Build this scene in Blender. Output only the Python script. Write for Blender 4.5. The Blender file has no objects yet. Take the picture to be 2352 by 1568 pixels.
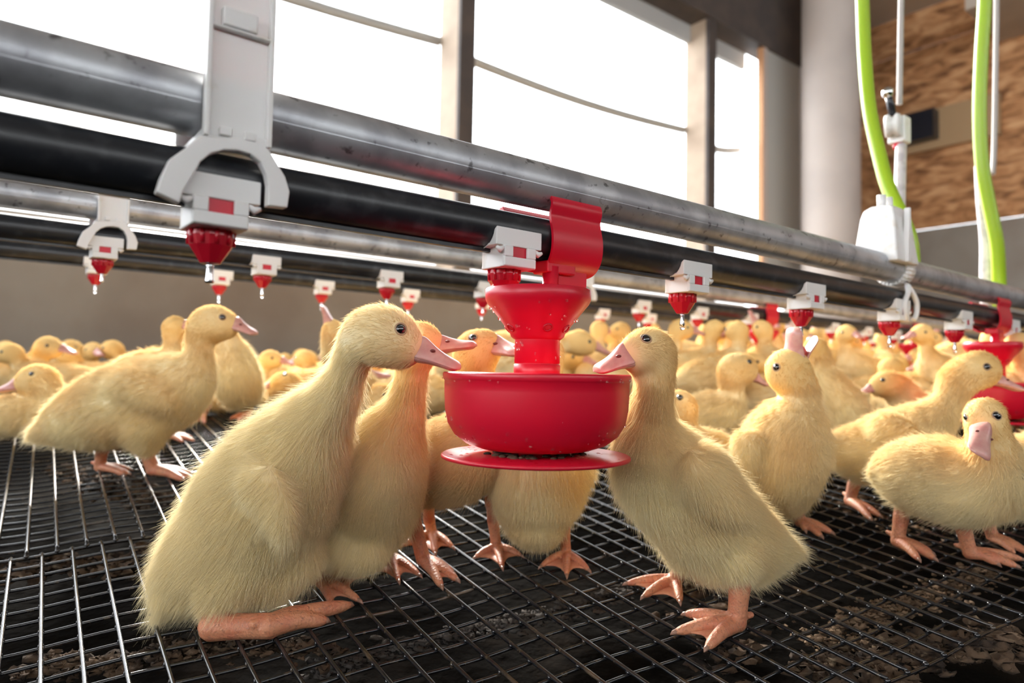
import bpy, bmesh, math, random
import numpy as np
from mathutils import Vector, Matrix
from mathutils.bvhtree import BVHTree
random.seed(7); rng = np.random.default_rng(7)
col = bpy.context.scene.collection
sc = bpy.context.scene

# ------------------------------------------------------------------ camera, sky, sun, exposure
FPX = 1600.0; EYE = 0.205
pit = math.atan(73/1600); rho = math.atan(.0186)
_r0 = np.array([1, 0, 0.]); CF = np.array([0, math.cos(pit), math.sin(pit)]); _u0 = np.cross(_r0, CF)
CR = math.cos(rho)*_r0+math.sin(rho)*_u0; CU = np.cross(CR, CF); CP = np.array([0, 0, EYE])
cam = bpy.data.cameras.new('camera'); camo = bpy.data.objects.new('camera', cam); col.objects.link(camo)
cam.sensor_width = 36; cam.lens = FPX/2352*36; cam.clip_start = .01; cam.clip_end = 200
R = Matrix(((CR[0], CU[0], -CF[0]), (CR[1], CU[1], -CF[1]), (CR[2], CU[2], -CF[2])))
camo.matrix_world = Matrix.Translation(Vector(CP)) @ R.to_4x4()
cam.dof.use_dof = True; cam.dof.focus_distance = .51; cam.dof.aperture_fstop = 6.0
sc.camera = camo
sc.view_settings.view_transform = 'Standard'; sc.view_settings.look = 'None'; sc.view_settings.gamma = 1
sc.view_settings.use_curve_mapping = False
sc.view_settings.exposure = 0.78
w = bpy.data.worlds.new('sky'); sc.world = w; w.use_nodes = True
bg = w.node_tree.nodes['Background']; bg.inputs[0].default_value = (.93, .965, 1, 1); bg.inputs[1].default_value = 4.2
sun = bpy.data.lights.new('sun', 'SUN'); sun.energy = 10; sun.angle = math.radians(14); sun.color = (1, .95, .86)
suno = bpy.data.objects.new('sun', sun); col.objects.link(suno)
suno.rotation_euler = Vector((.42, -1, -.60)).to_track_quat('-Z', 'Y').to_euler()

# ------------------------------------------------------------------ geometry helpers
def ray(x, y): return CF+(x-1176)/FPX*CR-(y-784)/FPX*CU
def U(x, y, Z): return CP+Z*ray(x, y)
def proj(P):
    d = np.asarray(P, float)-CP; z = d@CF
    return 1176+FPX*(d@CR)/z, 784-FPX*(d@CU)/z, z
def floor_z(X, Y):
    Y = np.asarray(Y, float); a = .15*(np.maximum(Y, -.1)-.5)
    return .125-np.where(a > .085, 0, 0)-np.log1p(np.exp(np.clip(-(a-.125)/.014, -60, 60)))*.014
def G(x, y):
    d = ray(x, y); lo, hi = .15, 12.
    g = lambda t: (CP+t*d)[2]-float(floor_z(0, (CP+t*d)[1]))
    if g(hi) > 0: return CP+3*d
    for _ in range(50):
        m = (lo+hi)/2
        if g(m) > 0: lo = m
        else: hi = m
    return CP+lo*d
def hit(x, y, p0, n):
    d = ray(x, y); return CP+d*(((p0-CP)@n)/(d@n))
def tag(o, label=None, cat=None, group=None, kind=None):
    if label: o['label'] = label
    if cat: o['category'] = cat
    if group: o['group'] = group
    if kind: o['kind'] = kind
    return o
def empty(name, loc, rz=0, **k):
    o = bpy.data.objects.new(name, None); col.objects.link(o); o.empty_display_size = .02
    o.location = Vector([float(v) for v in loc]); o.rotation_euler = (0, 0, rz); return tag(o, **k)
def link(name, me, mat=None, parent=None, smooth=True):
    if mat: me.materials.append(mat)
    if smooth: me.polygons.foreach_set('use_smooth', [True]*len(me.polygons))
    o = bpy.data.objects.new(name, me); col.objects.link(o)
    if parent: o.parent = parent
    return o
def obj(name, V, F_, mat, parent=None, smooth=True, rel=True):
    """verts in world coordinates when the parent is an unrotated Empty and rel is set"""
    V = np.asarray(V, float)
    if parent is not None and rel:
        V = V-np.array(root_loc(parent))
    me = bpy.data.meshes.new(name); me.from_pydata(V.tolist(), [], F_); me.update()
    return link(name, me, mat, parent, smooth)
def root_loc(o):
    l = Vector(o.location)
    while o.parent: o = o.parent; l += Vector(o.location)
    return l
class MB:
    def __init__(s): s.V = []; s.F = []
    def add(s, V, F_):
        n = len(s.V); s.V += [list(map(float, v)) for v in V]; s.F += [[i+n for i in f] for f in F_]; return s
    def box(s, c, h, ax=None):
        c = np.asarray(c, float); A = np.eye(3) if ax is None else np.asarray(ax, float)
        V = [c+A[0]*h[0]*i+A[1]*h[1]*j+A[2]*h[2]*k for i in (-1, 1) for j in (-1, 1) for k in (-1, 1)]
        return s.add(V, [[0, 1, 3, 2], [4, 6, 7, 5], [0, 4, 5, 1], [2, 3, 7, 6], [0, 2, 6, 4], [1, 5, 7, 3]])
    def tube(s, P, r, n=10, cap=True, flat=None):
        P = np.asarray(P, float); m = len(P); r = np.broadcast_to(r, (m,)) if np.ndim(r) == 0 else np.asarray(r)
        T = np.gradient(P, axis=0); T /= np.linalg.norm(T, axis=1)[:, None]+1e-12
        a = np.array([0, 0, 1.]) if abs(T[0][2]) < .9 else np.array([1., 0, 0]); N = np.cross(T[0], a); N /= np.linalg.norm(N)
        V = []; 
        for i in range(m):
            N = N-T[i]*(N@T[i]); N /= np.linalg.norm(N); B = np.cross(T[i], N)
            for k in range(n):
                t = 2*math.pi*k/n; V.append(P[i]+r[i]*(math.cos(t)*N+math.sin(t)*B))
        F_ = [[i*n+k, i*n+(k+1) % n, (i+1)*n+(k+1) % n, (i+1)*n+k] for i in range(m-1) for k in range(n)]
        if cap: F_ += [list(range(n))[::-1], [(m-1)*n+k for k in range(n)]]
        return s.add(V, F_)
    def lathe(s, prof, c=(0, 0, 0), n=48, closed=False):
        c = np.asarray(c, float); m = len(prof)
        V = [c+np.array([r*math.cos(2*math.pi*k/n), r*math.sin(2*math.pi*k/n), z]) for r, z in prof for k in range(n)]
        F_ = [[i*n+k, i*n+(k+1) % n, (i+1)*n+(k+1) % n, (i+1)*n+k] for i in range(m-1) for k in range(n)]
        if closed: F_ += [[(m-1)*n+k, (m-1)*n+(k+1) % n, (k+1) % n, k] for k in range(n)]
        return s.add(V, F_)
    def extrude(s, poly, o, A, B, C, t0, t1):
        """polygon (a,b) in axes A,B extruded along C from t0 to t1"""
        o, A, B, C = [np.asarray(q, float) for q in (o, A, B, C)]; n = len(poly)
        V = [o+a*A+b*B+t0*C for a, b in poly]+[o+a*A+b*B+t1*C for a, b in poly]
        return s.add(V, [list(range(n))[::-1], list(range(n, 2*n))]+[[i, (i+1) % n, n+(i+1) % n, n+i] for i in range(n)])
    def ball(s, c, r, nu=10, nv=7, sc_=(1, 1, 1)):
        V = []; c = np.asarray(c, float)
        for j in range(nv+1):
            ph = math.pi*j/nv
            for i in range(nu):
                th = 2*math.pi*i/nu
                V.append(c+r*np.array([math.sin(ph)*math.cos(th)*sc_[0], math.sin(ph)*math.sin(th)*sc_[1], math.cos(ph)*sc_[2]]))
        return s.add(V, [[j*nu+i, j*nu+(i+1) % nu, (j+1)*nu+(i+1) % nu, (j+1)*nu+i] for j in range(nv) for i in range(nu)])
    def build(s, name, mat, parent=None, smooth=True, rel=True, bevel=0):
        o = obj(name, s.V, s.F, mat, parent, smooth, rel)
        bm = bmesh.new(); bm.from_mesh(o.data); bmesh.ops.recalc_face_normals(bm, faces=bm.faces)
        bm.to_mesh(o.data); bm.free()
        if bevel:
            b = o.modifiers.new('bevel', 'BEVEL'); b.width = bevel; b.segments = 2; b.limit_method = 'ANGLE'; b.angle_limit = .6
        return o
def smooth_by_angle(o, a=35):
    me = o.data; me.update()
    bm = bmesh.new(); bm.from_mesh(me)
    for e in bm.edges:
        e.smooth = not (len(e.link_faces) == 2 and e.calc_face_angle(0) > math.radians(a))
    bm.to_mesh(me); bm.free(); return o
def catmull(P, n):
    P = np.asarray(P, float); Q = np.vstack([2*P[0]-P[1], P, 2*P[-1]-P[-2]]); out = []
    for i in range(1, len(Q)-2):
        for k in range(n):
            t = k/n
            out.append(.5*((2*Q[i])+(-Q[i-1]+Q[i+1])*t+(2*Q[i-1]-5*Q[i]+4*Q[i+1]-Q[i+2])*t*t+(-Q[i-1]+3*Q[i]-3*Q[i+1]+Q[i+2])*t**3))
    out.append(Q[-2]); return np.array(out)

# ------------------------------------------------------------------ materials
def mat(name, color, rough=.5, metal=0, spec=.5, noise=None, bump=None, sss=0, trans=0, coat=0, ior=None):
    """noise = (scale, other colour, lo, hi [,detail]) ; bump = (scale, strength)"""
    m = bpy.data.materials.new(name); m.use_nodes = True; nt = m.node_tree; b = nt.nodes['Principled BSDF']
    b.inputs['Base Color'].default_value = (*color, 1); b.inputs['Roughness'].default_value = rough
    b.inputs['Metallic'].default_value = metal; b.inputs['Specular IOR Level'].default_value = spec
    if ior: b.inputs['IOR'].default_value = ior
    b.inputs['Coat Weight'].default_value = coat; b.inputs['Transmission Weight'].default_value = trans
    if sss:
        b.inputs['Subsurface Weight'].default_value = sss; b.inputs['Subsurface Radius'].default_value = (1, .35, .2)
        b.inputs['Subsurface Scale'].default_value = .004
    tc = nt.nodes.new('ShaderNodeTexCoord')
    def layer(prev, sp):
        n = nt.nodes.new('ShaderNodeTexNoise'); n.inputs['Scale'].default_value = sp[0]; n.inputs['Detail'].default_value = sp[4] if len(sp) > 4 else 6
        nt.links.new(tc.outputs['Object'], n.inputs['Vector'])
        rp = nt.nodes.new('ShaderNodeMapRange'); rp.inputs[1].default_value = sp[2]; rp.inputs[2].default_value = sp[3]
        nt.links.new(n.outputs['Fac'], rp.inputs[0])
        mx = nt.nodes.new('ShaderNodeMix'); mx.data_type = 'RGBA'; nt.links.new(rp.outputs[0], mx.inputs[0])
        if prev is None: mx.inputs[6].default_value = (*color, 1)
        else: nt.links.new(prev, mx.inputs[6])
        mx.inputs[7].default_value = (*sp[1], 1); return mx.outputs[2]
    if noise:
        prev = None
        for sp in (noise if isinstance(noise, list) else [noise]): prev = layer(prev, sp)
        nt.links.new(prev, b.inputs['Base Color'])
    if bump:
        n = nt.nodes.new('ShaderNodeTexNoise'); n.inputs['Scale'].default_value = bump[0]; n.inputs['Detail'].default_value = 5
        nt.links.new(tc.outputs['Object'], n.inputs['Vector'])
        bp = nt.nodes.new('ShaderNodeBump'); bp.inputs['Strength'].default_value = bump[1]; bp.inputs['Distance'].default_value = bump[2] if len(bump) > 2 else .001
        nt.links.new(n.outputs['Fac'], bp.inputs['Height']); nt.links.new(bp.outputs[0], b.inputs['Normal'])
    return m
M = {}
M['galv'] = mat('galvanised_steel', (.52, .54, .57), .42, .6, noise=[(35, (.36, .37, .40), .42, .62), (120, (.16, .16, .17), .62, .70)], bump=(90, .15, .0006))
M['black'] = mat('black_plastic_pipe', (.012, .014, .018), .34, noise=[(60, (.05, .052, .058), .52, .75)], bump=(240, .12, .0004))
M['wire'] = mat('black_coated_wire', (.012, .013, .016), .15, spec=.9, noise=[(24, (.085, .058, .036), .58, .70), (160, (.06, .045, .03), .60, .68)], bump=(140, .35, .0005))
M['wire_far'] = M['wire']
M['white'] = mat('white_plastic', (.80, .79, .78), .42, noise=[(45, (.60, .50, .38), .60, .85)], bump=(60, .05), sss=.05)
M['red'] = mat('red_plastic', (.60, .006, .028), .34, sss=.10, bump=(30, .04))
M['red_wet'] = mat('dark_red_plastic', (.46, .006, .02), .25, sss=.1, bump=(120, .25, .0006))
M['steel'] = mat('bright_steel', (.75, .76, .78), .15, 1)
M['water'] = mat('water', (1, 1, 1), .0, trans=1, ior=1.33)
M['beak'] = mat('pink_beak', (.58, .27, .24), .30, sss=.22, noise=(120, (.66, .38, .32), .4, .7), bump=(200, .06, .0004))
M['nostril'] = mat('nostril', (.16, .03, .025), .5)
M['mouth'] = mat('mouth_red', (.55, .06, .05), .35, sss=.3)
M['eye'] = mat('eye', (.004, .005, .009), .04, spec=.9, coat=1)
M['lid'] = mat('eyelid', (.50, .33, .20), .6)
M['foot'] = mat('orange_pink_skin', (.62, .27, .145), .40, sss=.22, noise=[(70, (.54, .18, .10), .42, .68), (500, (.36, .15, .09), .52, .72)], bump=(520, .9, .0012))
M['web'] = mat('web_skin', (.60, .25, .14), .42, sss=.3, noise=(90, (.52, .19, .11), .45, .65), bump=(300, .6, .001))
M['claw'] = mat('claw', (.30, .16, .11), .35)
M['litter'] = mat('brown_litter', (.10, .060, .034), .95, noise=[(40, (.02, .012, .008), .45, .65), (120, (.26, .19, .12), .6, .75)], bump=(60, .9, .006))
M['litter_tan'] = mat('tan_litter', (.24, .155, .09), .9, noise=(90, (.10, .06, .035), .45, .65), bump=(120, .8, .003))
M['litter_grey'] = mat('grey_litter', (.075, .066, .06), .9, noise=(60, (.04, .028, .02), .45, .65), bump=(100, .9, .003))
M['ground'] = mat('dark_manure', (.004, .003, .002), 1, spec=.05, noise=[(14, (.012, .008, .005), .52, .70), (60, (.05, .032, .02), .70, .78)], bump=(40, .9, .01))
M['wall'] = mat('grey_render_wall', (.30, .27, .235), .9, noise=[(3, (.24, .20, .165), .4, .7), (1.2, (.16, .12, .09), .55, .8)], bump=(30, .2))
M['wood'] = mat('lit_post_wood', (.46, .36, .27), .75, noise=(6, (.36, .27, .2), .4, .7))  # reveal side of the posts, with daylight put into the colour
M['header_post_shade'] = mat('dark_header_shaded_post', (.060, .050, .048), .7, noise=(8, (.09, .07, .06), .4, .7))  # brown header; on the post faces it paints their backlit shade
M['ceil'] = mat('cream_ceiling', (.50, .44, .37), .85, noise=(4, (.42, .36, .3), .4, .7))
M['column'] = mat('pale_column', (.52, .47, .44), .6, noise=(3, (.44, .40, .38), .4, .7))
M['osb'] = mat('osb', (.40, .20, .09), .8, bump=(40, .3, .004))
M['screen'] = mat('grey_screen', (.20, .20, .19), .8)
M['rail'] = mat('grey_rail', (.42, .43, .43), .6)
M['hose'] = mat('lime_hose', (.33, .50, .02), .35, sss=.2)
M['clear'] = mat('cloudy_clear_hose', (.62, .58, .58), .3, sss=.2, noise=(60, (.48, .44, .45), .45, .6))
M['cable'] = mat('cable', (.42, .38, .36), .6)
M['blackbox'] = mat('black_box', (.01, .012, .02), .3)
M['jamb'] = mat('orange_wood', (.55, .30, .16), .75)
# osb strands
nt = M['osb'].node_tree; b = nt.nodes['Principled BSDF']; tc = nt.nodes.new('ShaderNodeTexCoord'); mp = nt.nodes.new('ShaderNodeMapping')
mp.inputs['Scale'].default_value = (7, 7, 22); n1 = nt.nodes.new('ShaderNodeTexNoise'); n1.inputs['Scale'].default_value = .9; n1.inputs['Detail'].default_value = 7
n1.inputs['Distortion'].default_value = .8
cr = nt.nodes.new('ShaderNodeValToRGB'); cr.color_ramp.elements[0].position = .33; cr.color_ramp.elements[0].color = (.17, .075, .028, 1)
cr.color_ramp.elements[1].position = .66; cr.color_ramp.elements[1].color = (.66, .38, .19, 1); e = cr.color_ramp.elements.new(.5); e.color = (.46, .22, .09, 1)
nt.links.new(tc.outputs['Object'], mp.inputs[0]); nt.links.new(mp.outputs[0], n1.inputs['Vector']); nt.links.new(n1.outputs['Fac'], cr.inputs[0]); nt.links.new(cr.outputs[0], b.inputs['Base Color'])
# fine diagonal weave of the window screen
nt = M['screen'].node_tree; b = nt.nodes['Principled BSDF']; tc = nt.nodes.new('ShaderNodeTexCoord'); wv = nt.nodes.new('ShaderNodeTexWave')
wv.bands_direction = 'DIAGONAL'; wv.inputs['Scale'].default_value = 22; cr = nt.nodes.new('ShaderNodeValToRGB')
cr.color_ramp.elements[0].color = (.42, .42, .40, 1); cr.color_ramp.elements[1].color = (.42, .42, .40, 1)
nt.links.new(tc.outputs['Object'], wv.inputs['Vector']); nt.links.new(wv.outputs['Fac'], cr.inputs[0]); nt.links.new(cr.outputs[0], b.inputs['Base Color'])
def fur_mat(name, translucent):
    m = bpy.data.materials.new(name); m.use_nodes = True; nt = m.node_tree; nt.nodes.clear()
    out = nt.nodes.new('ShaderNodeOutputMaterial'); at = nt.nodes.new('ShaderNodeAttribute'); at.attribute_name = 'col'
    d = nt.nodes.new('ShaderNodeBsdfDiffuse'); nt.links.new(at.outputs['Color'], d.inputs[0]); last = d
    if translucent:
        t = nt.nodes.new('ShaderNodeBsdfTranslucent'); nt.links.new(at.outputs['Color'], t.inputs[0])
        mx = nt.nodes.new('ShaderNodeMixShader'); mx.inputs[0].default_value = translucent
        nt.links.new(d.outputs[0], mx.inputs[1]); nt.links.new(t.outputs[0], mx.inputs[2]); last = mx
    nt.links.new(last.outputs[0], out.inputs[0]); return m
M['fur'] = fur_mat('yellow_down', .40); M['skin'] = fur_mat('down_covered_skin', .0)

# ------------------------------------------------------------------ layout of the building and the water lines
vd = ray(3220, 895); D = np.array([vd[0], vd[1], 0]); D /= np.linalg.norm(D)      # along the lines
N = np.array([-D[1], D[0], 0]); UP = np.array([0, 0, 1.])                          # towards the window wall
YAW = math.atan2(D[1], D[0])
P1 = U(1233, 544.5, .5); P2 = U(0, 518, .786); P3 = U(0, 570, 1.063)
ROWS = [P1, P2, P3]; GAP = .0375; RB = .0139; RG = .0166
def on_row(k, px):
    lo, hi = -.3, 12.; p = ROWS[k]
    if k == 0: lo = -.36
    for _ in range(50):
        m = (lo+hi)/2
        if proj(p+m*D)[0] < px: lo = m
        else: hi = m
    return p+lo*D
WP = hit(1037, 858, U(1037, 858, 2.86), np.array([0, 1., 0]))    # a point on the window wall plane
def wallpt(px, py): return hit(px, py, WP, N)
corner = wallpt(1975, 858); SC = corner@D; S0 = WP@D
def wp(s, q, z): return WP*np.array([1, 1, 0])+(s-S0)*D+q*N+np.array([0, 0, z])     # s along wall, q outward, z height
ZS, ZT, ZC = .60, 2.26, 2.75

# ---- walls, ceiling, window frames
def wallbox(name, s0, s1, q0, q1, z0, z1, m, kind='structure', parent=None):
    o = MB().box(wp((s0+s1)/2, (q0+q1)/2, (z0+z1)/2), ((s1-s0)/2, (q1-q0)/2, (z1-z0)/2), (D, N, UP)).build(name, m, parent, smooth=False)
    if parent is None: tag(o, kind=kind)
    return o
SL = S0-5.5
wallbox('wall_back', SL, SC+.1, 0, .12, -.25, ZS, M['wall'])
wallbox('trim_1', SL, SC+.1, -.015, .13, ZS, ZS+.03, M['ceil'])
wallbox('wall_back_header', SL, SC+.1, -.02, .12, ZT, ZC, M['header_post_shade'])
posts_s = [S0-1.70*k for k in (3, 2, 1)]+[S0, (wallpt(1622, 400)@D)]
for i, s in enumerate(posts_s):
    t = empty('trim_post', wp(s, 0, ZS), kind='structure')
    wallbox('room_face', s, s+.076, -.012, .008, ZS+.03, ZT, M['header_post_shade'], parent=t)  # backlit face of the post, shade painted as a darker tone
    wallbox('post_side', s+.002, s+.074, .008, .15, ZS+.03, ZT, M['wood'], parent=t)  # same post, side catching daylight, painted paler
# tall windows between the posts: wooden frame, sagging top rail
edges = posts_s+[(wallpt(1749, 300)@D)]
for i in range(len(edges)-1):
    a, b_ = edges[i]+.076, edges[i+1]
    t = empty('window_%d' % (i+1), wp((a+b_)/2, .05, ZS+.03), kind='structure')
    P = np.array([wp(a+(b_-a)*k/10, .16, 1.62+.03*math.cos(math.pi*(k/10-.5))*-1+.03*k/10) for k in range(11)])
    MB().tube(P, .022, 8).build('window_rail', M['rail'], t)
    m = MB(); m.box(wp((a+b_)/2, .13, ZS+.045), ((b_-a)/2, .015, .015), (D, N, UP)); m.box(wp((a+b_)/2, .13, ZT-.05), ((b_-a)/2, .015, .05), (D, N, UP))
    m.build('window_frame', M['rail'], t, smooth=False)
j0 = edges[-1]
wallbox('trim_jamb', j0, j0+.05, -.01, .03, ZS+.03, ZT, M['jamb'])
s1_ = wallpt(1758, 300)@D; s2_ = wallpt(1838, 300)@D
t = empty('window_screen', wp((s1_+s2_)/2, .02, ZS), kind='structure')
wallbox('screen_cloth', s1_, s2_, 0, .012, ZS+.12, ZT, M['screen'], parent=t)
wallbox('screen_frame', s1_-.03, s1_, -.012, .02, ZS+.1, ZT, M['column'], parent=t)
wallbox('wall_corner', s2_, SC+.1, -.005, .12, -.2, ZC, M['column'])
cc = U(1908, 400, 4.25)
o = MB().tube([[cc[0], cc[1], -.1], [cc[0], cc[1], ZC]], .165, 40).build('trim_column', M['column']); tag(o, kind='structure'); smooth_by_angle(o)
# end wall on the right (perpendicular to the lines)
EP = corner
def endpt(px, py): return hit(px, py, EP, D)
def endbox(name, q0, q1, z0, z1, th, m, parent=None, kind='structure', off=0):
    c = corner*np.array([1, 1, 0])-N*(q0+q1)/2+D*(off+th/2)+UP*(z0+z1)/2
    o = MB().box(c, ((q1-q0)/2, th/2, (z1-z0)/2), (N, D, UP)).build(name, m, parent, smooth=False)
    if parent is None and kind: tag(o, kind=kind)
    return o
zosb = endpt(2150, 524)[2]
endbox('wall_right', -.1, 7, -.25, zosb, .14, M['wall'])
t = empty('wall_right_panelling', corner*np.array([1, 1, 0])+UP*zosb, kind='structure')
qs = [-.1, 1.22, 2.44, 3.66, 4.88, 7]
zz = [zosb, zosb+1.25, ZC]
for i in range(5):
    for k in range(2):
        endbox('panel', qs[i]+.004, qs[i+1]-.004, zz[k]+.004, zz[k+1]-.004, .03, M['osb'], t, off=-.02)
pl = [endpt(2060, 285), endpt(2302, 270)]
qa = -(pl[0]-corner)@N; qb = -(pl[1]-corner)@N; za = endpt(2200, 335)[2]; zb = endpt(2200, 243)[2]
o = endbox('wooden_board', qa, qb, za, zb, .04, M['wood'], None, None, off=-.06); o.data.materials[0] = mat('tan_board', (.42, .28, .15), .7)
tag(o, 'short tan board screwed flat on the chipboard end wall', 'board')
o = endbox('black_box', -(endpt(2092, 300)-corner)@N, -(endpt(2165, 300)-corner)@N, endpt(2130, 332)[2], endpt(2130, 268)[2], .09, M['blackbox'], None, None, off=-.15)
tag(o, 'small black box fixed on the tan board of the end wall', 'box')
# ceiling and unseen open-side wall behind the camera, its height shaped to limit fill light
c = wp(S0, -3.6, ZC+.04); o = MB().box(c, (8, 4.0, .04), (D, N, UP)).build('ceiling', M['ceil'], smooth=False); tag(o, kind='structure')
c = wp(S0, -6.6, .7); o = MB().box(c, (8, .06, 1.0), (D, N, UP)).build('wall_front', M['wall'], smooth=False); tag(o, kind='structure')
c = wp(S0-5.5, -3.3, .1); o = MB().box(c, (.06, 3.4, .5), (D, N, UP)).build('wall_left', M['wall'], smooth=False); tag(o, kind='structure')  # unseen end wall, kept low to let side light in
o = wallbox('trim_beam', s2_+.2, SC+.1, -1.2, -.9, 2.35, 2.55, M['ceil'])

# ------------------------------------------------------------------ floor: welded wire mesh over a dark pit
RY = math.radians(-34); TY = math.radians(59)
RD = np.array([math.sin(RY), math.cos(RY), 0]); TD = np.array([math.sin(TY), math.cos(TY), 0])
floor = empty('floor', (0, .5, 0), kind='structure')
def grid_curve(p0, d, a, b, step, r, lift):
    s = np.arange(a, b+step*.5, step); P = p0+s[:, None]*d; P[:, 2] = floor_z(P[:, 0], P[:, 1])-.002+lift
    P[:, 2] += .0012*np.sin(P[:, 0]*37+P[:, 1]*23)
    return P
A0 = G(93, 1550); A0[2] = 0
seamA = G(0, 1270); seamA[2] = 0
def vis(P, m=60):
    for p in P:
        x, y, z = proj(p)
        if z > .1 and -m < x < 2352+m and y < 1568+m*2: return True
    return False
wires = []; welds = []
def sheet(org, sr, st, k0, k1, l0, l1, lift, near=True):
    # radials at org + i*sr*perp; transverses at org + j*st*RD
    rp = TD
    for i in range(k0, k1):
        P = grid_curve(org+i*sr*rp, RD, l0*st, l1*st, st/2, 0, lift+.0012)
        keep = [p for p in P if (lambda q: q[2] > .2 and -750 < q[0] < 3100 and q[1] < 2300)(proj(p))]
        if len(keep) > 2: wires.append((np.array(keep), .00165, min(proj(p)[2] for p in keep)))
    for j in range(l0, l1+1):
        P = grid_curve(org+j*st*RD, rp, k0*sr, (k1-1)*sr, sr/2, 0, lift-.0016)
        keep = [p for p in P if (lambda q: q[2] > .2 and -750 < q[0] < 3100 and q[1] < 2300)(proj(p))]
        if len(keep) > 2: wires.append((np.array(keep), .0014, min(proj(p)[2] for p in keep)))
    for i in range(k0, k1):
        for j in range(l0, l1+1):
            p = org+i*sr*rp+j*st*RD
            if p[1] < 1.15 and p[1] > .2:
                x, y, z = proj(p)
                if -50 < x < 2400 and y < 1650:
                    welds.append([p[0], p[1], float(floor_z(0, p[1]))-.002+lift+.0002+.0012*math.sin(p[0]*37+p[1]*23)])
CELL = .0238
L1 = int(((seamA-A0)@RD)/CELL)
sheet(A0, .0243, CELL, -10, 75, -12, L1, 0)
B0 = A0+(L1*CELL-.004)*RD+.012*TD
sheet(B0, .0243, CELL*.93, -16, 110, 0, 26, .0022)
far0 = B0+26*CELL*.93*RD
wires.sort(key=lambda q: q[2])
NW = 280
for P, r, z in wires[:NW]:
    MB().tube(P, r, 8 if z < .7 else 6, cap=True).build('wire', M['wire'], floor)
m = MB()
for P, r, z in wires[NW:]: m.tube(P, r, 5, cap=False)
if m.V: tag(m.build('far_wire', M['wire'], floor), kind='stuff')
m = MB()
for p in welds: m.ball(p, .0021, 6, 4, (1.25, 1.25, .95))
tag(m.build('weld_joints', M['wire'], floor), kind='stuff')
# far mesh, coarse, as one stuff mesh
m = MB()
for i in range(-60, 200):
    P = grid_curve(far0+i*.0243*TD, RD, 0, 6, .12, 0, .002); q = [p for p in P if proj(p)[2] > .2 and -500 < proj(p)[0] < 2900 and (p-WP)@N < .0 and (p@D) < SC]
    if len(q) > 2: m.tube(q, .0016, 4, cap=False)
for j in range(1, 120):
    P = grid_curve(far0+j*.024*RD, TD, -1.5, 6, .15, 0, .001); q = [p for p in P if proj(p)[2] > .2 and -500 < proj(p)[0] < 2900 and (p-WP)@N < .0 and (p@D) < SC]
    if len(q) > 2: m.tube(q, .0014, 4, cap=False)
tag(m.build('distant_mesh', M['wire'], floor), kind='stuff')
# the pit underneath
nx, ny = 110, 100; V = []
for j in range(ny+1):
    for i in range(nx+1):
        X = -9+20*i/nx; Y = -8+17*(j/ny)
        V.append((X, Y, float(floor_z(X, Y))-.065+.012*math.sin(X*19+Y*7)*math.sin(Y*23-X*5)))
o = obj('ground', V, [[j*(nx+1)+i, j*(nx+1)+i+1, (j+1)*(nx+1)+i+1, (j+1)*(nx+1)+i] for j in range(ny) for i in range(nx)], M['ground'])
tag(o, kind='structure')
def lumps(name, pts, m_, label):
    m = MB()
    for p, r in pts:
        n0 = len(m.V); m.ball(p, r, 7, 5, (random.uniform(.8, 1.8), random.uniform(.7, 1.3), .35))
        for k in range(n0, len(m.V)):
            m.V[k] = [m.V[k][a]+random.uniform(-.38, .38)*r for a in range(3)]
    o = m.build(name, m_, None); return tag(o, label, 'litter', kind='stuff')
def strip(pxs, n, spread, depth, r0, r1):
    out = []
    for _ in range(n):
        k = random.random()*(len(pxs)-1); i = int(k); f = k-i
        g = G(pxs[i][0]*(1-f)+pxs[i+1][0]*f, pxs[i][1]*(1-f)+pxs[i+1][1]*f)
        # where the line of sight meets the litter below the mesh
        d = (g-CP); d = d/d[1]; g = g+d*depth*2.2
        out.append((np.array([g[0]+random.gauss(0, spread), g[1]+random.gauss(0, spread), float(floor_z(0, g[1]))-depth+random.uniform(-.004, .004)]), random.uniform(r0, r1)))
    return out
lumps('droppings', strip([(740, 1568), (900, 1510), (1120, 1460), (1300, 1410), (1500, 1330)], 700, .007, .034, .0015, .0045), M['litter_grey'], 'grey lumps of dried litter in a band under the wire mesh')
lumps('straw_litter', strip([(1880, 1480), (1990, 1420), (2090, 1390), (2200, 1340), (2260, 1310)], 600, .011, .020, .001, .0038)+strip([(1990, 1180), (2100, 1200)], 30, .02, .02, .003, .006), M['litter_tan'], 'tan straw litter showing under the mesh at the right')
lumps('brown_litter', strip([(20, 1320), (180, 1280), (300, 1310), (380, 1250)], 200, .014, .018, .003, .008)+strip([(130, 1060), (260, 1110), (400, 1150)], 160, .02, .016, .003, .007)
      + strip([(60, 1540), (330, 1530), (500, 1480), (760, 1500)], 220, .010, .014, .002, .006)+strip([(1900, 1560), (2100, 1500), (2340, 1480)], 240, .018, .018, .003, .009)+strip([(1560, 1300), (1700, 1540)], 60, .015, .025, .003, .008)
      + strip([(1800, 1130), (2050, 1150), (2300, 1250)], 200, .03, .018, .003, .008), M['litter'], 'brown crumbly litter caught in and under the wire mesh')

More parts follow.
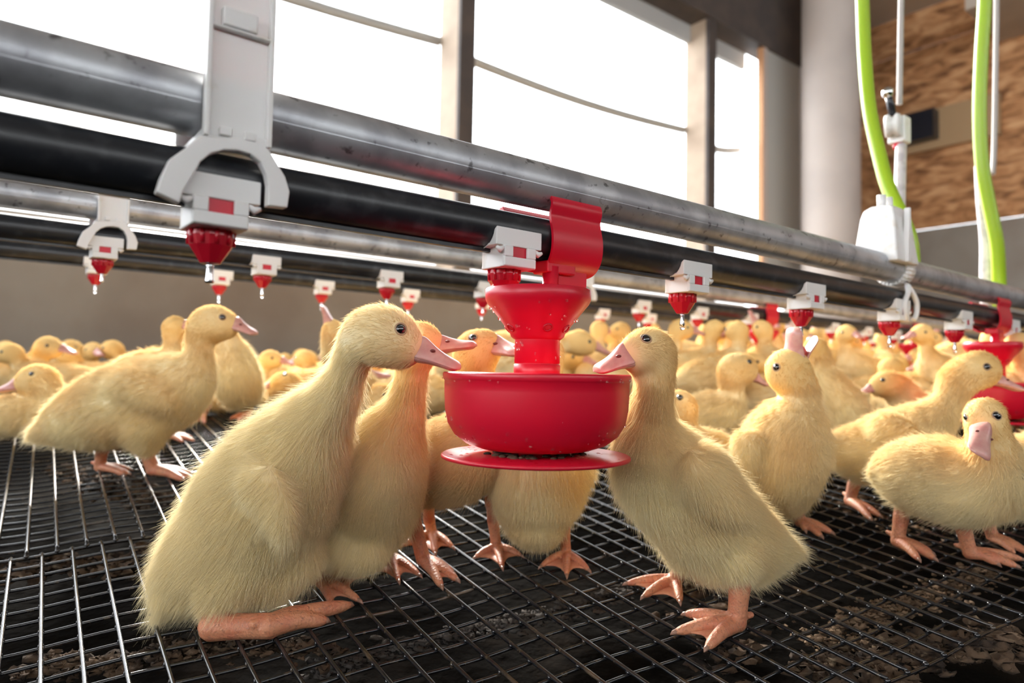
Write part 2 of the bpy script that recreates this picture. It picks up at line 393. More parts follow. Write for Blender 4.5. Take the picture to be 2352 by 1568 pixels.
# ------------------------------------------------------------------ water lines
names = ['front', 'middle', 'rear']
SE = SC-.02
for k, p in enumerate(ROWS):
    a = -.50 if k == 0 else -1.2
    L = (SE-(p@D))
    for nm, dz, r, mt, lab, ct in (('water_pipe', 0, RB, 'black', 'black plastic water pipe of the %s drinker line', 'pipe'), ('support_pipe', GAP, RG, 'galv', 'grey galvanised support pipe above the %s drinker line', 'pipe')):
        q = p+np.array([0, 0, dz]); t = empty(nm, q+a*D, YAW); t['label'] = lab % names[k]; t['category'] = ct
        m = MB(); n = 40
        m.tube([[x, 0, 0] for x in np.linspace(0, L-a, n)], r, 40, cap=True)
        o = m.build('tube', M[mt], t, rel=False); smooth_by_angle(o)
        if nm == 'water_pipe':
            MB().box(((L-a)/2, 0, -r-.0008), ((L-a)/2, .0022, .0016)).build('seam', M[mt], t, smooth=False, rel=False)
        else:
            MB().box(((L-a)/2, -r*.99*math.cos(.25), -r*math.sin(.25)), ((L-a)/2, .00025, .00035)).build('weld_line', M[mt], t, smooth=False, rel=False)

def copy_tree(o, parent=None):
    c = o.copy(); col.objects.link(c); c.parent = parent
    for ch in list(o.children): copy_tree(ch, c)
    return c
# nipple drinker, local frame: x along pipe, -y towards the viewer, z up, origin on the pipe axis
def make_nipple():
    t = empty('nipple_drinker', (0, 0, 0))
    X, Y, Z_ = np.eye(3)
    prof = []     # profile across the pipe (y,z), concave saddle on top
    yw = .0165
    arc = [(RB*1.02*math.cos(a), RB*1.02*math.sin(a)) for a in np.linspace(math.radians(-12), math.radians(-168), 13)]
    up = [(yw, -.001)]+[(a, b) for a, b in arc]+[(-yw, -.001), (-yw, -.0132), (yw, -.0132)]
    m = MB(); m.extrude(up, (0, 0, 0), Y, Z_, X, -.0195, .0195)
    m.build('saddle', M['white'], t, smooth=False, rel=False, bevel=.0006)
    m = MB(); low = [(-.0135, -.0135), (.0135, -.0135), (.0135, -.0245), (.0105, -.0268), (-.0105, -.0268), (-.0135, -.0245)]
    # collar built as a ring of walls leaving the square window open at the front
    m.extrude(low, (0, 0, 0), X, Z_, Y, -.0172, -.0165+.006) if False else None
    m.box((0, -.0168, -.0236), (.0135, .0012, .0032))
    m.box((-.0098, -.0168, -.0168), (.0037, .0012, .0036)); m.box((.0098, -.0168, -.0168), (.0037, .0012, .0036))
    m.box((0, .0068, -.0195), (.0135, .0012, .0072)); m.box((-.0128, -.005, -.0195), (.0010, .0115, .0072)); m.box((.0128, -.005, -.0195), (.0010, .0115, .0072))
    m.box((0, -.0046, -.0262), (.0138, .0126, .0010))
    m.build('collar', M['white'], t, smooth=False, rel=False, bevel=.0007)
    for s in (-1, 1):
        m = MB(); m.tube([[s*.0135, -.0165, -.0145], [s*.0165, -.0165, -.0165], [s*.0195, -.0165, -.0150]], [.0012, .0022, .0012], 8); m.build('hook', M['white'], t, rel=False)
    MB().box((0, -.0125, -.0168), (.0066, .0030, .0038)).build('valve_core', M['red'], t, smooth=False, rel=False)
    n = 8; pr = [(.0070, -.0255), (.0112, -.0265), (.0116, -.030), (.0108, -.0350), (.0050, -.0440), (.0030, -.0442), (.0001, -.0442)]
    o = MB().lathe(pr, n=10).build('cap', M['red_wet'], t, smooth=False, rel=False, bevel=.0005)
    m = MB()
    for k in range(10):
        a = 2*math.pi*(k+.5)/10; m.tube([[.0110*math.cos(a), .0110*math.sin(a), -.027], [.0108*math.cos(a), .0108*math.sin(a), -.0345]], .0011, 6)
    m.build('ribs', M['red_wet'], t, rel=False)
    MB().lathe([(.0001, -.0435), (.0022, -.0435), (.0019, -.0455), (.0019, -.0510), (.0024, -.0530), (.0022, -.0542), (.0001, -.0542)], n=16).build('steel_pin', M['steel'], t, rel=False)
    return t
ORD = 'first second third fourth fifth sixth seventh eighth ninth tenth eleventh twelfth thirteenth fourteenth fifteenth sixteenth seventeenth eighteenth nineteenth twentieth'.split()
TENS = ['', '', 'twenty', 'thirty', 'forty', 'fifty', 'sixty', 'seventy', 'eighty', 'ninety']
def ordinal(i):
    if i < 20: return ORD[i]
    t_, u_ = divmod(i+1, 10); return TENS[t_][:-1]+'ieth' if u_ == 0 else TENS[t_]+'-'+ORD[u_-1]
nip0 = make_nipple(); used = [False]
drop_me = None
def place_nipple(k, px, label, drop=False, group=None):
    global drop_me
    p = on_row(k, px); o = nip0 if not used[0] else copy_tree(nip0); used[0] = True
    o.location = Vector(p); o.rotation_euler = (0, 0, YAW); o['label'] = label; o['category'] = 'drinker'; o['group'] = group or 'nipple drinkers on the %s line' % names[k]
    if drop:
        d = MB().ball((0, 0, -.0558), .0021, 14, 10, (1, 1, 1.15)).build('water_drop', M['water'], o, rel=False)
    if k == 0 and px == 1160:
        for ch in [c for c in o.children if c.name.startswith('steel_pin')]: bpy.data.objects.remove(ch)
    return p
lab1 = ['large near nipple drinker beneath the white hanger at upper left', 'nipple drinker dripping into the red funnel of the central cup', 'nipple drinker with a hanging drop, above the right-hand front duckling',
        'nipple drinker a duckling is drinking from with open beak', 'nipple drinker below the white bracket at the right', 'sixth nipple drinker from the left on the front line', 'seventh nipple drinker from the left on the front line', 'eighth nipple drinker, front line, at the right frame edge']
for i, px in enumerate([490, 1160, 1568, 1840, 2042, 2192, 2305]):
    place_nipple(0, px, lab1[i], i in (2, 4, 5, 6))
r2 = [238, 605, 890, 1110, 1308, 1468, 1602, 1718, 1817, 1908, 1985, 2052, 2112, 2166, 2215, 2260, 2300, 2337]
for i, px in enumerate(r2): place_nipple(1, px, '%s nipple drinker from the left on the middle water line' % ORD[i], i in (1, 6, 9))
r3 = [222, 505, 740, 938, 1107, 1251, 1380, 1488, 1588, 1680, 1755, 1830, 1893, 1950, 2003, 2052, 2096, 2140, 2180, 2215]
for i, px in enumerate(r3): place_nipple(2, px, '%s nipple drinker from the left on the rear water line' % ORD[i], i in (0, 1, 2))

# white hangers clipping the two pipes together
def make_hanger(zt=.20):
    t = empty('pipe_hanger', (0, 0, 0)); X, Y, Z_ = np.eye(3)
    yf = -RG-.0015
    def sz(x, y): return ((x-515)/4645, (327+.17675*x-y)/4407)
    arch = [(432, 335), (405, 362), (372, 388), (356, 425), (347, 458), (395, 482), (402, 455), (425, 415), (436, 392), (458, 374), (485, 366), (515, 366), (545, 374), (570, 392), (584, 418), (590, 445), (590, 492), (638, 498), (642, 460), (630, 425), (610, 395), (588, 362), (584, 340)]
    poly = [sz(*q) for q in arch]
    m = MB(); m.extrude(poly, (0, 0, 0), X, Z_, Y, yf-.0035, yf+.003); m.build('arch_clip', M['white'], t, smooth=False, rel=False, bevel=.0007)
    w2 = .0165; zb = sz(500, 345)[1]
    m = MB(); m.box((0, yf-.0002, (zb+zt)/2), (w2, .0012, (zt-zb)/2))
    m.build('strap', M['white'], t, smooth=False, rel=False, bevel=.0004)
    m = MB()
    for s in (-1, 1): m.box((s*(w2-.0012), yf-.0022, (zb+zt)/2), (.0012, .0032, (zt-zb)/2))
    m.build('strap_edges', M['white'], t, smooth=False, rel=False, bevel=.0004)
    for zc in np.arange(.078, zt-.012, .0365):
        m = MB(); m.box((0, yf-.0022, zc-.006), (w2-.002, .0028, .0008)); m.box((-.001, yf-.0028, zc), (.0085, .0024, .0048)); m.build('latch', M['white'], t, smooth=False, rel=False, bevel=.0008)
    for s in (-.006, .006): MB().box((s, yf-.0018, zb+.004), (.0028, .0022, .0022)).build('tab', M['white'], t, smooth=False, rel=False, bevel=.0005)
    # back strap behind the pipe, with the bridge under the galvanised pipe
    m = MB(); m.box((-.004, RG+.003, (zb+GAP+.004)/2), (w2, .0015, (GAP+.004-zb)/2)); m.box((0, 0, GAP-RG-.0022), (w2, RG+.003, .0016)); m.build('back_strap', M['white'], t, smooth=False, rel=False, bevel=.0005)
    return t
h0 = make_hanger(); p = on_row(0, 515); h0.location = Vector(p); h0.rotation_euler = (0, 0, YAW)
tag(h0, 'large off-white strap hanger with arched clip at upper left', 'hanger', 'strap hangers')
h1 = make_hanger(.108); h1.rotation_euler = (0, 0, YAW); h1.location = Vector(on_row(1, 252)); tag(h1, 'small strap hanger on the middle line at the far left', 'hanger', 'strap hangers')
h1.scale = (1, 1, 1)
h2 = copy_tree(h1); h2.location = Vector(on_row(1, 1330)); tag(h2, 'strap hanger on the middle line just right of the red cup stem', 'hanger', 'strap hangers')
# bracket with tapered housing, right of centre on the front line
p = on_row(0, 2045); t = empty('line_bracket', p, YAW, label='white tapered bracket gripping the front line below the green hose', cat='bracket')
X, Y, Z_ = np.eye(3)
z0 = GAP+RG*.2; m = MB()
for (x0, x1, za_, y0, y1) in ((0, 0, 0, 0, 0),): pass
V = []; 
for zz_, hx, hy in ((z0, .030, .026), (.095, .023, .020), (.106, .020, .017), (.111, .014, .011)):
    for sx, sy in ((-1, -1), (1, -1), (1, 1), (-1, 1)): V.append((sx*hx-.012, sy*hy, zz_))
F_ = [[i*4+k, i*4+(k+1) % 4, (i+1)*4+(k+1) % 4, (i+1)*4+k] for i in range(3) for k in range(4)]+[[3, 2, 1, 0], [12, 13, 14, 15]]
MB().add(V, F_).build('housing', M['white'], t, smooth=False, rel=False, bevel=.002)
for sx in (-.022, -.004): MB().tube([[sx, 0, .108], [sx, 0, .124]], .005, 12).build('peg', M['white'], t, rel=False)
MB().extrude([(-.019, z0), (-.006, z0), (-.010, .106), (-.014, .106)], (0, 0, 0), X, Z_, Y, -.0285, -.022).build('rib', M['white'], t, smooth=False, rel=False, bevel=.001)
a = np.linspace(math.radians(60), math.radians(300), 20)
m = MB(); ring = [((RG+.004)*math.cos(q-math.pi), (RG+.004)*math.sin(q-math.pi)) for q in np.linspace(0, 2*math.pi, 28)[:-1]]; inner = [(.8*c0, .8*s0) for c0, s0 in ring]
for i in range(27):
    j = (i+1) % 27; m.extrude([ring[i], ring[j], inner[j], inner[i]], (.012, 0, GAP), Y, Z_, X, -.011, .011)
m.build('pipe_ring', M['white'], t, rel=False)
m = MB()
for sg in (-1, 1): m.tube(catmull([[.012, -.014, .018], [.012+sg*.006, -.018, .008], [.012+sg*.016, -.0185, -.004], [.012+sg*.015, -.018, -.018], [.012+sg*.010, -.017, -.024]], 5), .0032, 8)
m.build('lower_clip', M['white'], t, rel=False)

# ------------------------------------------------------------------ red drinker cup
def make_cup():
    """local: z=0 is the rim plane, x along the pipe"""
    t = empty('drinker_cup', (0, 0, 0)); X, Y, Z_ = np.eye(3); k = 1/3200.
    R_ = .0666
    pr = [(.0015, -.0535), (.030, -.0537), (.040, -.0525), (.050, -.0490), (.0580, -.0430), (.0628, -.0350), (.0649, -.025), (.0655, -.012), (.0656, -.0055), (.0662, -.0048), (R_, -.004), (R_+.0003, -.001), (.0660, .0003), (.0650, -.001), (.0640, -.005), (.0637, -.012), (.0630, -.025), (.0605, -.034), (.055, -.042), (.044, -.0485), (.030, -.0505), (.0015, -.0505)]
    o = MB().lathe(pr, n=96).build('bowl', M['red'], t, rel=False)
    pr = [(.0001, -.0455), (.0163, -.0450), (.0166, .0015), (.0166, .0065), (.0158, .0068), (.0158, .0074), (.0163, .0077), (.0161, .0275)]
    MB().lathe(pr, n=48).build('stem', M['red'], t, rel=False)
    pr = [(.0161, .0240), (.0190, .0262), (.0200, .0290), (.0285, .0400), (.0365, .0498), (.0378, .0525), (.0380, .0595), (.0372, .0600), (.0366, .0588), (.0360, .0530), (.0275, .0410), (.0165, .0285), (.0110, .0270), (.0100, .02)]
    MB().lathe(pr, n=72).build('funnel', M['red'], t, rel=False)
    for a in (-1.95, -1.15, -.35, .6, 1.4, 2.2, 3.0):   # drain holes of the funnel
        c = np.array([.0222*math.cos(a), .0222*math.sin(a), .0318]); n_ = np.array([math.cos(a)*.75, math.sin(a)*.75, -.62]); tt = np.array([-math.sin(a), math.cos(a), 0]); bb = np.cross(n_, tt)
        P = [c+.0030*(math.cos(q)*tt+math.sin(q)*bb) for q in np.linspace(0, 2*math.pi, 15)[:-1]]
        m = MB(); m.tube(P+[P[0]], .0007, 6, cap=False); m.add([c+n_*.0002]+P, [[0, i+1, (i+1) % 14+1] for i in range(14)]); m.build('drain_hole', M['red_wet'], t, rel=False)
    pr = [(.0001, -.0572), (.0655, -.0567), (.0668, -.0573), (.0671, -.0584), (.0667, -.0594), (.0645, -.0600), (.026, -.0606), (.0225, -.0622), (.0001, -.0626)]
    MB().lathe(pr, n=96).build('base_disc', M['red'], t, rel=False)
    MB().lathe([(.0001, -.052), (.018, -.052), (.018, -.058), (.0001, -.058)], n=24).build('pivot', M['red_wet'], t, rel=False)
    # crusted dirt and water on the disc
    m = MB(); rs = random.Random(3)
    for _ in range(90):
        a = rs.uniform(0, 6.28); q = .034*math.sqrt(rs.random()); m.ball((q*math.cos(a)*1.1, q*math.sin(a)*.9, -.0566), rs.uniform(.001, .003), 7, 5, (1.4, 1.2, .6))
    tag(m.build('dirt_crust', M['litter'], t, rel=False), kind='stuff')
    m = MB()
    for _ in range(170):
        a = rs.uniform(0, 6.28); b = rs.random()
        if b < .55:   # under-curve of the bowl
            i = rs.choice([1, 2, 3, 3, 4, 4, 5, 5, 6]); f = rs.random(); base = [(.046, -.0507), (.050, -.0492), (.0545, -.0462), (.0582, -.0430), (.0608, -.0390), (.0630, -.0350), (.0641, -.030), (.0651, -.025)]
            q = base[i]; r2_ = base[i-1]; rr = q[0]*(1-f)+r2_[0]*f; zz2 = q[1]*(1-f)+r2_[1]*f
        elif b < .68: rr, zz2 = .0672, rs.uniform(-.006, -.003)
        elif b < .82: rr, zz2 = .0166+.0002, rs.uniform(.009, .024)
        else: f = rs.random(); rr, zz2 = .0205+.0165*f, .0285+.0215*f
        m.ball((rr*math.cos(a), rr*math.sin(a), zz2), rs.choice([.0003, .0004, .0005, .0007, .001]), 8, 6, (1, 1, 1.2))
    for _ in range(60):
        a = rs.uniform(0, 6.28); q = rs.uniform(.03, .064); m.ball((q*math.cos(a), q*math.sin(a), -.0568), rs.uniform(.0005, .0016), 8, 5, (1, 1, .4))
    tag(m.build('water_drops', M['water'], t, rel=False), kind='stuff')
    # clip: S-shaped plate hooking over the black pipe, web and post down to the funnel
    zc = .0980; ox = .0300; yo = .0094
    prof = []
    for (y, z) in [(-.0150, .0300), (-.0168, .0268), (-.0170, .0235), (-.0158, .0195), (-.0152, .0160), (-.0165, .0100), (-.0180, .0040), (-.0185, -.0020), (-.0178, -.0090), (-.0155, -.0150), (-.0110, -.0200), (-.0050, -.0225), (.0020, -.0230)]: prof.append((y, z))
    P = catmull([[0, y, z] for y, z in prof], 4)
    T = np.gradient(P, axis=0); T /= np.linalg.norm(T, axis=1)[:, None]; n2 = np.stack([0*T[:, 0], -T[:, 2], T[:, 1]], 1)
    outer = [(p[1]+n_[1]*.0011, p[2]+n_[2]*.0011) for p, n_ in zip(P, n2)]; inner = [(p[1]-n_[1]*.0011, p[2]-n_[2]*.0011) for p, n_ in zip(P, n2)]
    m = MB(); nn = len(outer)
    V = [(ox+sx*.0250, y+yo, z+zc) for sx in (-1, 1) for y, z in outer+inner]; n4 = 2*nn
    F_ = []
    for i in range(nn-1):
        F_ += [[i, i+1, n4+i+1, n4+i], [nn+i, n4+nn+i, n4+nn+i+1, nn+i+1], [i, nn+i, nn+i+1, i+1], [n4+i, n4+i+1, n4+nn+i+1, n4+nn+i]]
    F_ += [[0, n4, n4+nn, nn], [nn-1, nn+nn-1, n4+2*nn-1, n4+nn-1]]
    o = m.add(V, F_).build('clip', M['red'], t, rel=False); smooth_by_angle(o, 50)
    MB().extrude([(.010, .0205), (.0125, .0240), (.0165, .0235), (.0185, .012), (.0180, -.005), (.012, -.019), (.004, -.0235), (.004, -.0205), (.010, -.017), (.0150, -.005), (.0155, .010)], (ox-.001, yo, zc), Y, Z_, X, -.046, .020).build('rear_hook', M['red'], t, smooth=False, rel=False, bevel=.0006)
    MB().box((ox-.012, -.006+yo, zc-.0205), (.0140, .0085, .0045)).build('bracket', M['red'], t, smooth=False, rel=False, bevel=.0012)
    MB().lathe([(.0001, .026), (.0060, .026), (.0060, .078), (.0001, .078)], c=(.0115, 0, 0), n=24).build('post', M['red'], t, rel=False)
    MB().extrude([(.0115, .048), (.030, .048), (.040, .055), (.047, .066), (.047, .078), (.020, .079), (.0115, .076)], (0, 0, 0), X, Z_, Y, -.0012, .0012).build('web', M['red'], t, smooth=False, rel=False, bevel=.0005)
    return t
cup = make_cup(); cp = U(1233, 858, .488); cup.location = Vector((cp[0], cp[1], cp[2])); cup.rotation_euler = (0, 0, YAW); cup.scale = (.98,)*3
tag(cup, 'large red plastic drinker cup hanging centrally with funnel and lower disc', 'drinker cup', 'red drinker cups')
def cup_copy(k, px, lab):
    c = copy_tree(cup); q = on_row(k, px)-np.array([0, 0, .098])-N*.0094; c.location = Vector(q); tag(c, lab, 'drinker cup', 'red drinker cups')
cup_copy(1, 1745, 'small blurred red drinker cup hooked on the middle line')
cup_copy(1, 2085, 'blurred red drinker cup behind the bracketed nipple drinker')
cup_copy(0, 2262, 'blurred red drinker cup on the front line at right')
cup_copy(2, 2180, 'farthest blurred red drinker cup on the rear line')

# ------------------------------------------------------------------ hoses, cords
def tube_px(name, pts, r, m_, label, cat, n=12):
    P = catmull([U(*q) for q in pts], 8); o = MB().tube(P, r, n).build(name, M[m_]); smooth_by_angle(o); return tag(o, label, cat)
tube_px('green_hose', [(1978, -120, 1.0), (1981, 0, 1.0), (1986, 130, .99), (1997, 250, .97), (2018, 350, .95), (2040, 430, .93), (2072, 500, .91), (2092, 560, .90), (2098, 640, .90)], .0092, 'hose', 'lime green hose curving down behind the white bracket', 'hose')
tube_px('green_hose', [(2264, -120, 1.12), (2262, 0, 1.12), (2254, 130, 1.12), (2250, 260, 1.12), (2256, 380, 1.12), (2272, 470, 1.12), (2290, 560, 1.12), (2295, 650, 1.13), (2296, 700, 1.14)], .0100, 'hose', 'lime green hose hanging nearest the right frame edge', 'hose')
tube_px('clear_hose', [(2256, 380, 1.16), (2260, 460, 1.16), (2268, 550, 1.16), (2268, 640, 1.16), (2270, 700, 1.16)], .0115, 'clear', 'cloudy clear hose beside the right green hose', 'hose')
tube_px('cord', [(2290, -100, 1.3), (2288, 100, 1.3), (2284, 330, 1.3), (2280, 400, 1.28)], .0045, 'cable', 'thin grey cord beside the right green hose', 'cord')
tube_px('winch_cable', [(2072, -100, 1.15), (2070, 0, 1.15), (2066, 240, 1.15)], .0045, 'cable', 'thin grey cable holding up the white pulley', 'cable')
tube_px('braided_tube', [(2070, 335, 1.15), (2068, 400, 1.13), (2066, 480, 1.1), (2066, 560, 1.08)], .0085, 'clear', 'pale braided tube between the pulley and the bracket', 'tube')
pc = U(2058, 292, 1.15); t = empty('pulley', pc, YAW, label='white plastic pulley block hanging on the grey cable', cat='pulley')
MB().lathe([(.0001, -.011), (.017, -.011), (.019, -.006), (.013, 0), (.019, .006), (.017, .011), (.0001, .011)], n=28).build('wheel', M['white'], t, rel=False).rotation_euler = (math.pi/2, 0, .3)
t.children[0].location = (-.012, 0, 0)
MB().box((.012, 0, -.004), (.013, .014, .022)).build('block', M['white'], t, smooth=False, rel=False, bevel=.003)
MB().tube([[-.012, 0, .016], [-.018, 0, .032], [-.028, 0, .046]], [.006, .006, .005], 10).build('lever', M['blackbox'], t, rel=False)
MB().ball((-.030, 0, .050), .009, 14, 10).build('knob', M['steel'], t, rel=False)
MB().tube([[.008, 0, -.026], [.008, 0, -.034]], .008, 12).build('red_collar', M['red'], t, rel=False)

# ------------------------------------------------------------------ ducklings
DG = bpy.context.evaluated_depsgraph_get
_ico = {}
def ico(sub):
    if sub not in _ico:
        bm = bmesh.new(); bmesh.ops.create_icosphere(bm, subdivisions=sub, radius=1)
        _ico[sub] = (np.array([v.co[:] for v in bm.verts]), [[v.index for v in f.verts] for f in bm.faces]); bm.free()
    return _ico[sub]
def sweep_balls(chains, sub=2):
    V0, F0 = ico(sub); F0 = np.array(F0); VV = []; FF = []; n = 0
    for P, r in chains:
        for p, q in zip(P, r):
            VV.append(V0*q+p); FF.append(F0+n); n += len(V0)
    return np.vstack(VV), np.vstack(FF)
def remeshed(V, F_, vox, smooth=6, extra=None):
    me = bpy.data.meshes.new('tmp'); F_ = F_.tolist() if hasattr(F_, 'tolist') else F_
    V = V.tolist() if hasattr(V, 'tolist') else V
    if extra: n = len(V); V = V+extra[0]; F_ = F_+[[i+n for i in f] for f in extra[1]]
    me.from_pydata(V, [], F_); o = bpy.data.objects.new('tmp', me); col.objects.link(o)
    r = o.modifiers.new('r', 'REMESH'); r.mode = 'VOXEL'; r.voxel_size = vox
    if smooth: s = o.modifiers.new('s', 'SMOOTH'); s.factor = .5; s.iterations = smooth
    dg = DG(); dg.update(); out = bpy.data.meshes.new_from_object(o.evaluated_get(dg))
    bpy.data.objects.remove(o); bpy.data.meshes.remove(me); return out
def dense(P, r, n=6):
    Q = catmull(np.hstack([np.asarray(P, float), np.asarray(r, float)[:, None]]), n); return Q[:, :3], np.maximum(Q[:, 3], .001)
def me_arrays(me):
    me.calc_loop_triangles(); nv = len(me.vertices); co = np.empty(nv*3); me.vertices.foreach_get('co', co)
    no = np.empty(nv*3); me.vertices.foreach_get('normal', no); tr = np.empty(len(me.loop_triangles)*3, int); me.loop_triangles.foreach_get('vertices', tr)
    return co.reshape(-1, 3), no.reshape(-1, 3), tr.reshape(-1, 3)
CREAM = np.array([.91, .80, .52]); GOLD = np.array([.83, .57, .24]); PALE = np.array([.93, .86, .64])
def down_color(p, tt, dors, seed, tint):
    k = np.clip((tt-.62)/.25, 0, 1)*.78                       # head and neck are more golden
    k = k+.38*np.clip(dors, 0, 1)*(tt < .8)                    # back
    s = np.sin(p[:, 0]*55+seed)*np.sin(p[:, 1]*48+seed*2)*np.sin(p[:, 2]*60+seed*3)
    k = np.clip(k+.30*s+tint, 0, 1)[:, None]
    c = CREAM*(1-k)+GOLD*k
    t_ = np.clip((.14-tt)/.12, 0, 1)[:, None]; return c*(1-t_*.6)+PALE*t_*.6
def make_fur(parent, body, P, r, nh, hr, seed, tint, L, avoid, gs=1.0, name='down'):
    co, no, tr = me_arrays(body); g = np.random.default_rng(seed)
    a, b, c = co[tr[:, 0]], co[tr[:, 1]], co[tr[:, 2]]; ar = np.linalg.norm(np.cross(b-a, c-a), axis=1)/2
    i = g.choice(len(tr), nh, p=ar/ar.sum()); u, v = g.random(nh), g.random(nh); f = u+v > 1; u[f] = 1-u[f]; v[f] = 1-v[f]; w_ = 1-u-v
    p = a[i]*w_[:, None]+b[i]*u[:, None]+c[i]*v[:, None]; n = no[tr[i, 0]]*w_[:, None]+no[tr[i, 1]]*u[:, None]+no[tr[i, 2]]*v[:, None]
    n /= np.linalg.norm(n, axis=1)[:, None]
    ok = np.ones(nh, bool)
    for c0, rr in avoid: ok &= np.linalg.norm(p-c0, axis=1) > rr
    p, n = p[ok], n[ok]; nh = len(p)
    T = np.gradient(P, axis=0); T /= np.linalg.norm(T, axis=1)[:, None]
    d2 = ((p[:, None, :]-P[None])**2).sum(2)-(r[None]**2)*.8; wgt = np.exp(-(d2-d2.min(1)[:, None])/(2*(.012*gs)**2)); wgt /= wgt.sum(1)[:, None]
    fl = -(wgt@T); tt = wgt@np.linspace(0, 1, len(P))
    fl = fl+np.array([0, 0, -.28])*(np.clip(1-tt*1.1, 0, 1))[:, None]
    fl -= n*(fl*n).sum(1)[:, None]; fl /= np.linalg.norm(fl, axis=1)[:, None]+1e-6
    low = np.sin(p*260/gs+seed)[:, [1, 2, 0]]*.16+np.sin(p*90/gs+seed*1.7)[:, [2, 0, 1]]*.16
    head = np.clip((tt-.74)/.12, 0, 1); tail = np.clip((.13-tt)/.13, 0, 1)
    ln = L*(1-head*.62)*(1+tail*.75)*g.uniform(.55, 1.15, nh); lift = .46*(1-head*.25)
    stray = g.random(nh) < .09; ln = np.where(stray, ln*1.4, ln); lift = np.where(stray, lift*2.1, lift)
    dr = fl+n*lift[:, None]+low*.8+g.normal(0, .14, (nh, 3)); dr /= np.linalg.norm(dr, axis=1)[:, None]
    K = 4; s = np.linspace(0, 1, K); pts = p[:, None]-n[:, None]*.0006*gs+dr[:, None]*(ln[:, None]*s)[:, :, None]
    bend = fl*.22+np.array([0, 0, -.10])+g.normal(0, .10, (nh, 3)); pts = pts+bend[:, None]*(ln[:, None]*s**2)[:, :, None]
    cd = bpy.data.hair_curves.new(name); cd.add_curves([K]*nh)
    loc = np.array(root_loc(parent)) if parent else 0
    cd.attributes['position'].data.foreach_set('vector', (pts-loc).reshape(-1).astype(np.float32))
    ra = cd.attributes.get('radius') or cd.attributes.new('radius', 'FLOAT', 'POINT')
    ra.data.foreach_set('value', np.tile(hr*np.array([1, .9, .62, .12]), nh).astype(np.float32))
    cc_ = down_color(p, tt, n[:, 2], seed, tint)*g.uniform(.88, 1.08, nh)[:, None]; cc_ = np.clip(np.hstack([cc_, np.ones((nh, 1))]), 0, .97)
    ca = cd.attributes.new('col', 'FLOAT_COLOR', 'CURVE'); ca.data.foreach_set('color', cc_.reshape(-1).astype(np.float32))
    cd.materials.append(M['fur']); o = bpy.data.objects.new(name, cd); col.objects.link(o); o.parent = parent; o['kind'] = 'stuff'
    return o
def unit(v): v = np.asarray(v, float); return v/np.linalg.norm(v)
def beak_loft(b, t_, up, hh, wr, lower, opened=0):
    ax = unit(t_-b); up = unit(up-ax*(up@ax)); lat = np.cross(ax, up); L = np.linalg.norm(t_-b)
    if opened:
        s = math.sin(opened); c = math.cos(opened); ax, up = ax*c+up*s*(-1 if lower else 1), up*c-ax*s*(-1 if lower else 1)
    S = [-.22, 0, .12, .26, .42, .58, .74, .88, .97, 1.03]
    top = [1.0, 1.0, .87, .71, .58, .49, .44, .41, .34, .12]; mid = [-.42, -.38, -.33, -.27, -.22, -.19, -.17, -.15, -.10, -.03]
    bot = [-.74, -.70, -.62, -.52, -.45, -.40, -.37, -.33, -.26, -.10]; wd = [.80, .95, .98, .96, .96, 1.0, 1.08, 1.06, .86, .45]
    V = []; n = 14; m = len(S)
    for s, a, c, d, w_ in zip(S, top, mid, bot, wd):
        for k in range(n):
            th = 2*math.pi*k/n; x = math.cos(th); y = math.sin(th)
            if not lower: yy = c+(a-c)*max(y, 0)**.85 if y > 0 else c+(.10*y)*(1-s*.5)+.10*(1-abs(x)) ; ww = w_*(1 if y <= 0 else (1-.40*max(0, y)**1.5*(1-s*.8)))
            else: yy = c-.01+(.02*y if y > 0 else (d-c)*(-y)**.8*-1*-1*1.0 if False else (.02*y if y > 0 else (d-c)*abs(y)**.8)); ww = w_*(.90 if not opened else .62)
            V.append(b+ax*(s*L*(1 if not lower else .955))+up*(yy*hh)+lat*(ww*x*hh*wr))
    F_ = [[i*n+k, i*n+(k+1) % n, (i+1)*n+(k+1) % n, (i+1)*n+k] for i in range(m-1) for k in range(n)]+[list(range(n))[::-1], [(m-1)*n+k for k in range(n)]]
    return V, F_, ax, up, lat, L
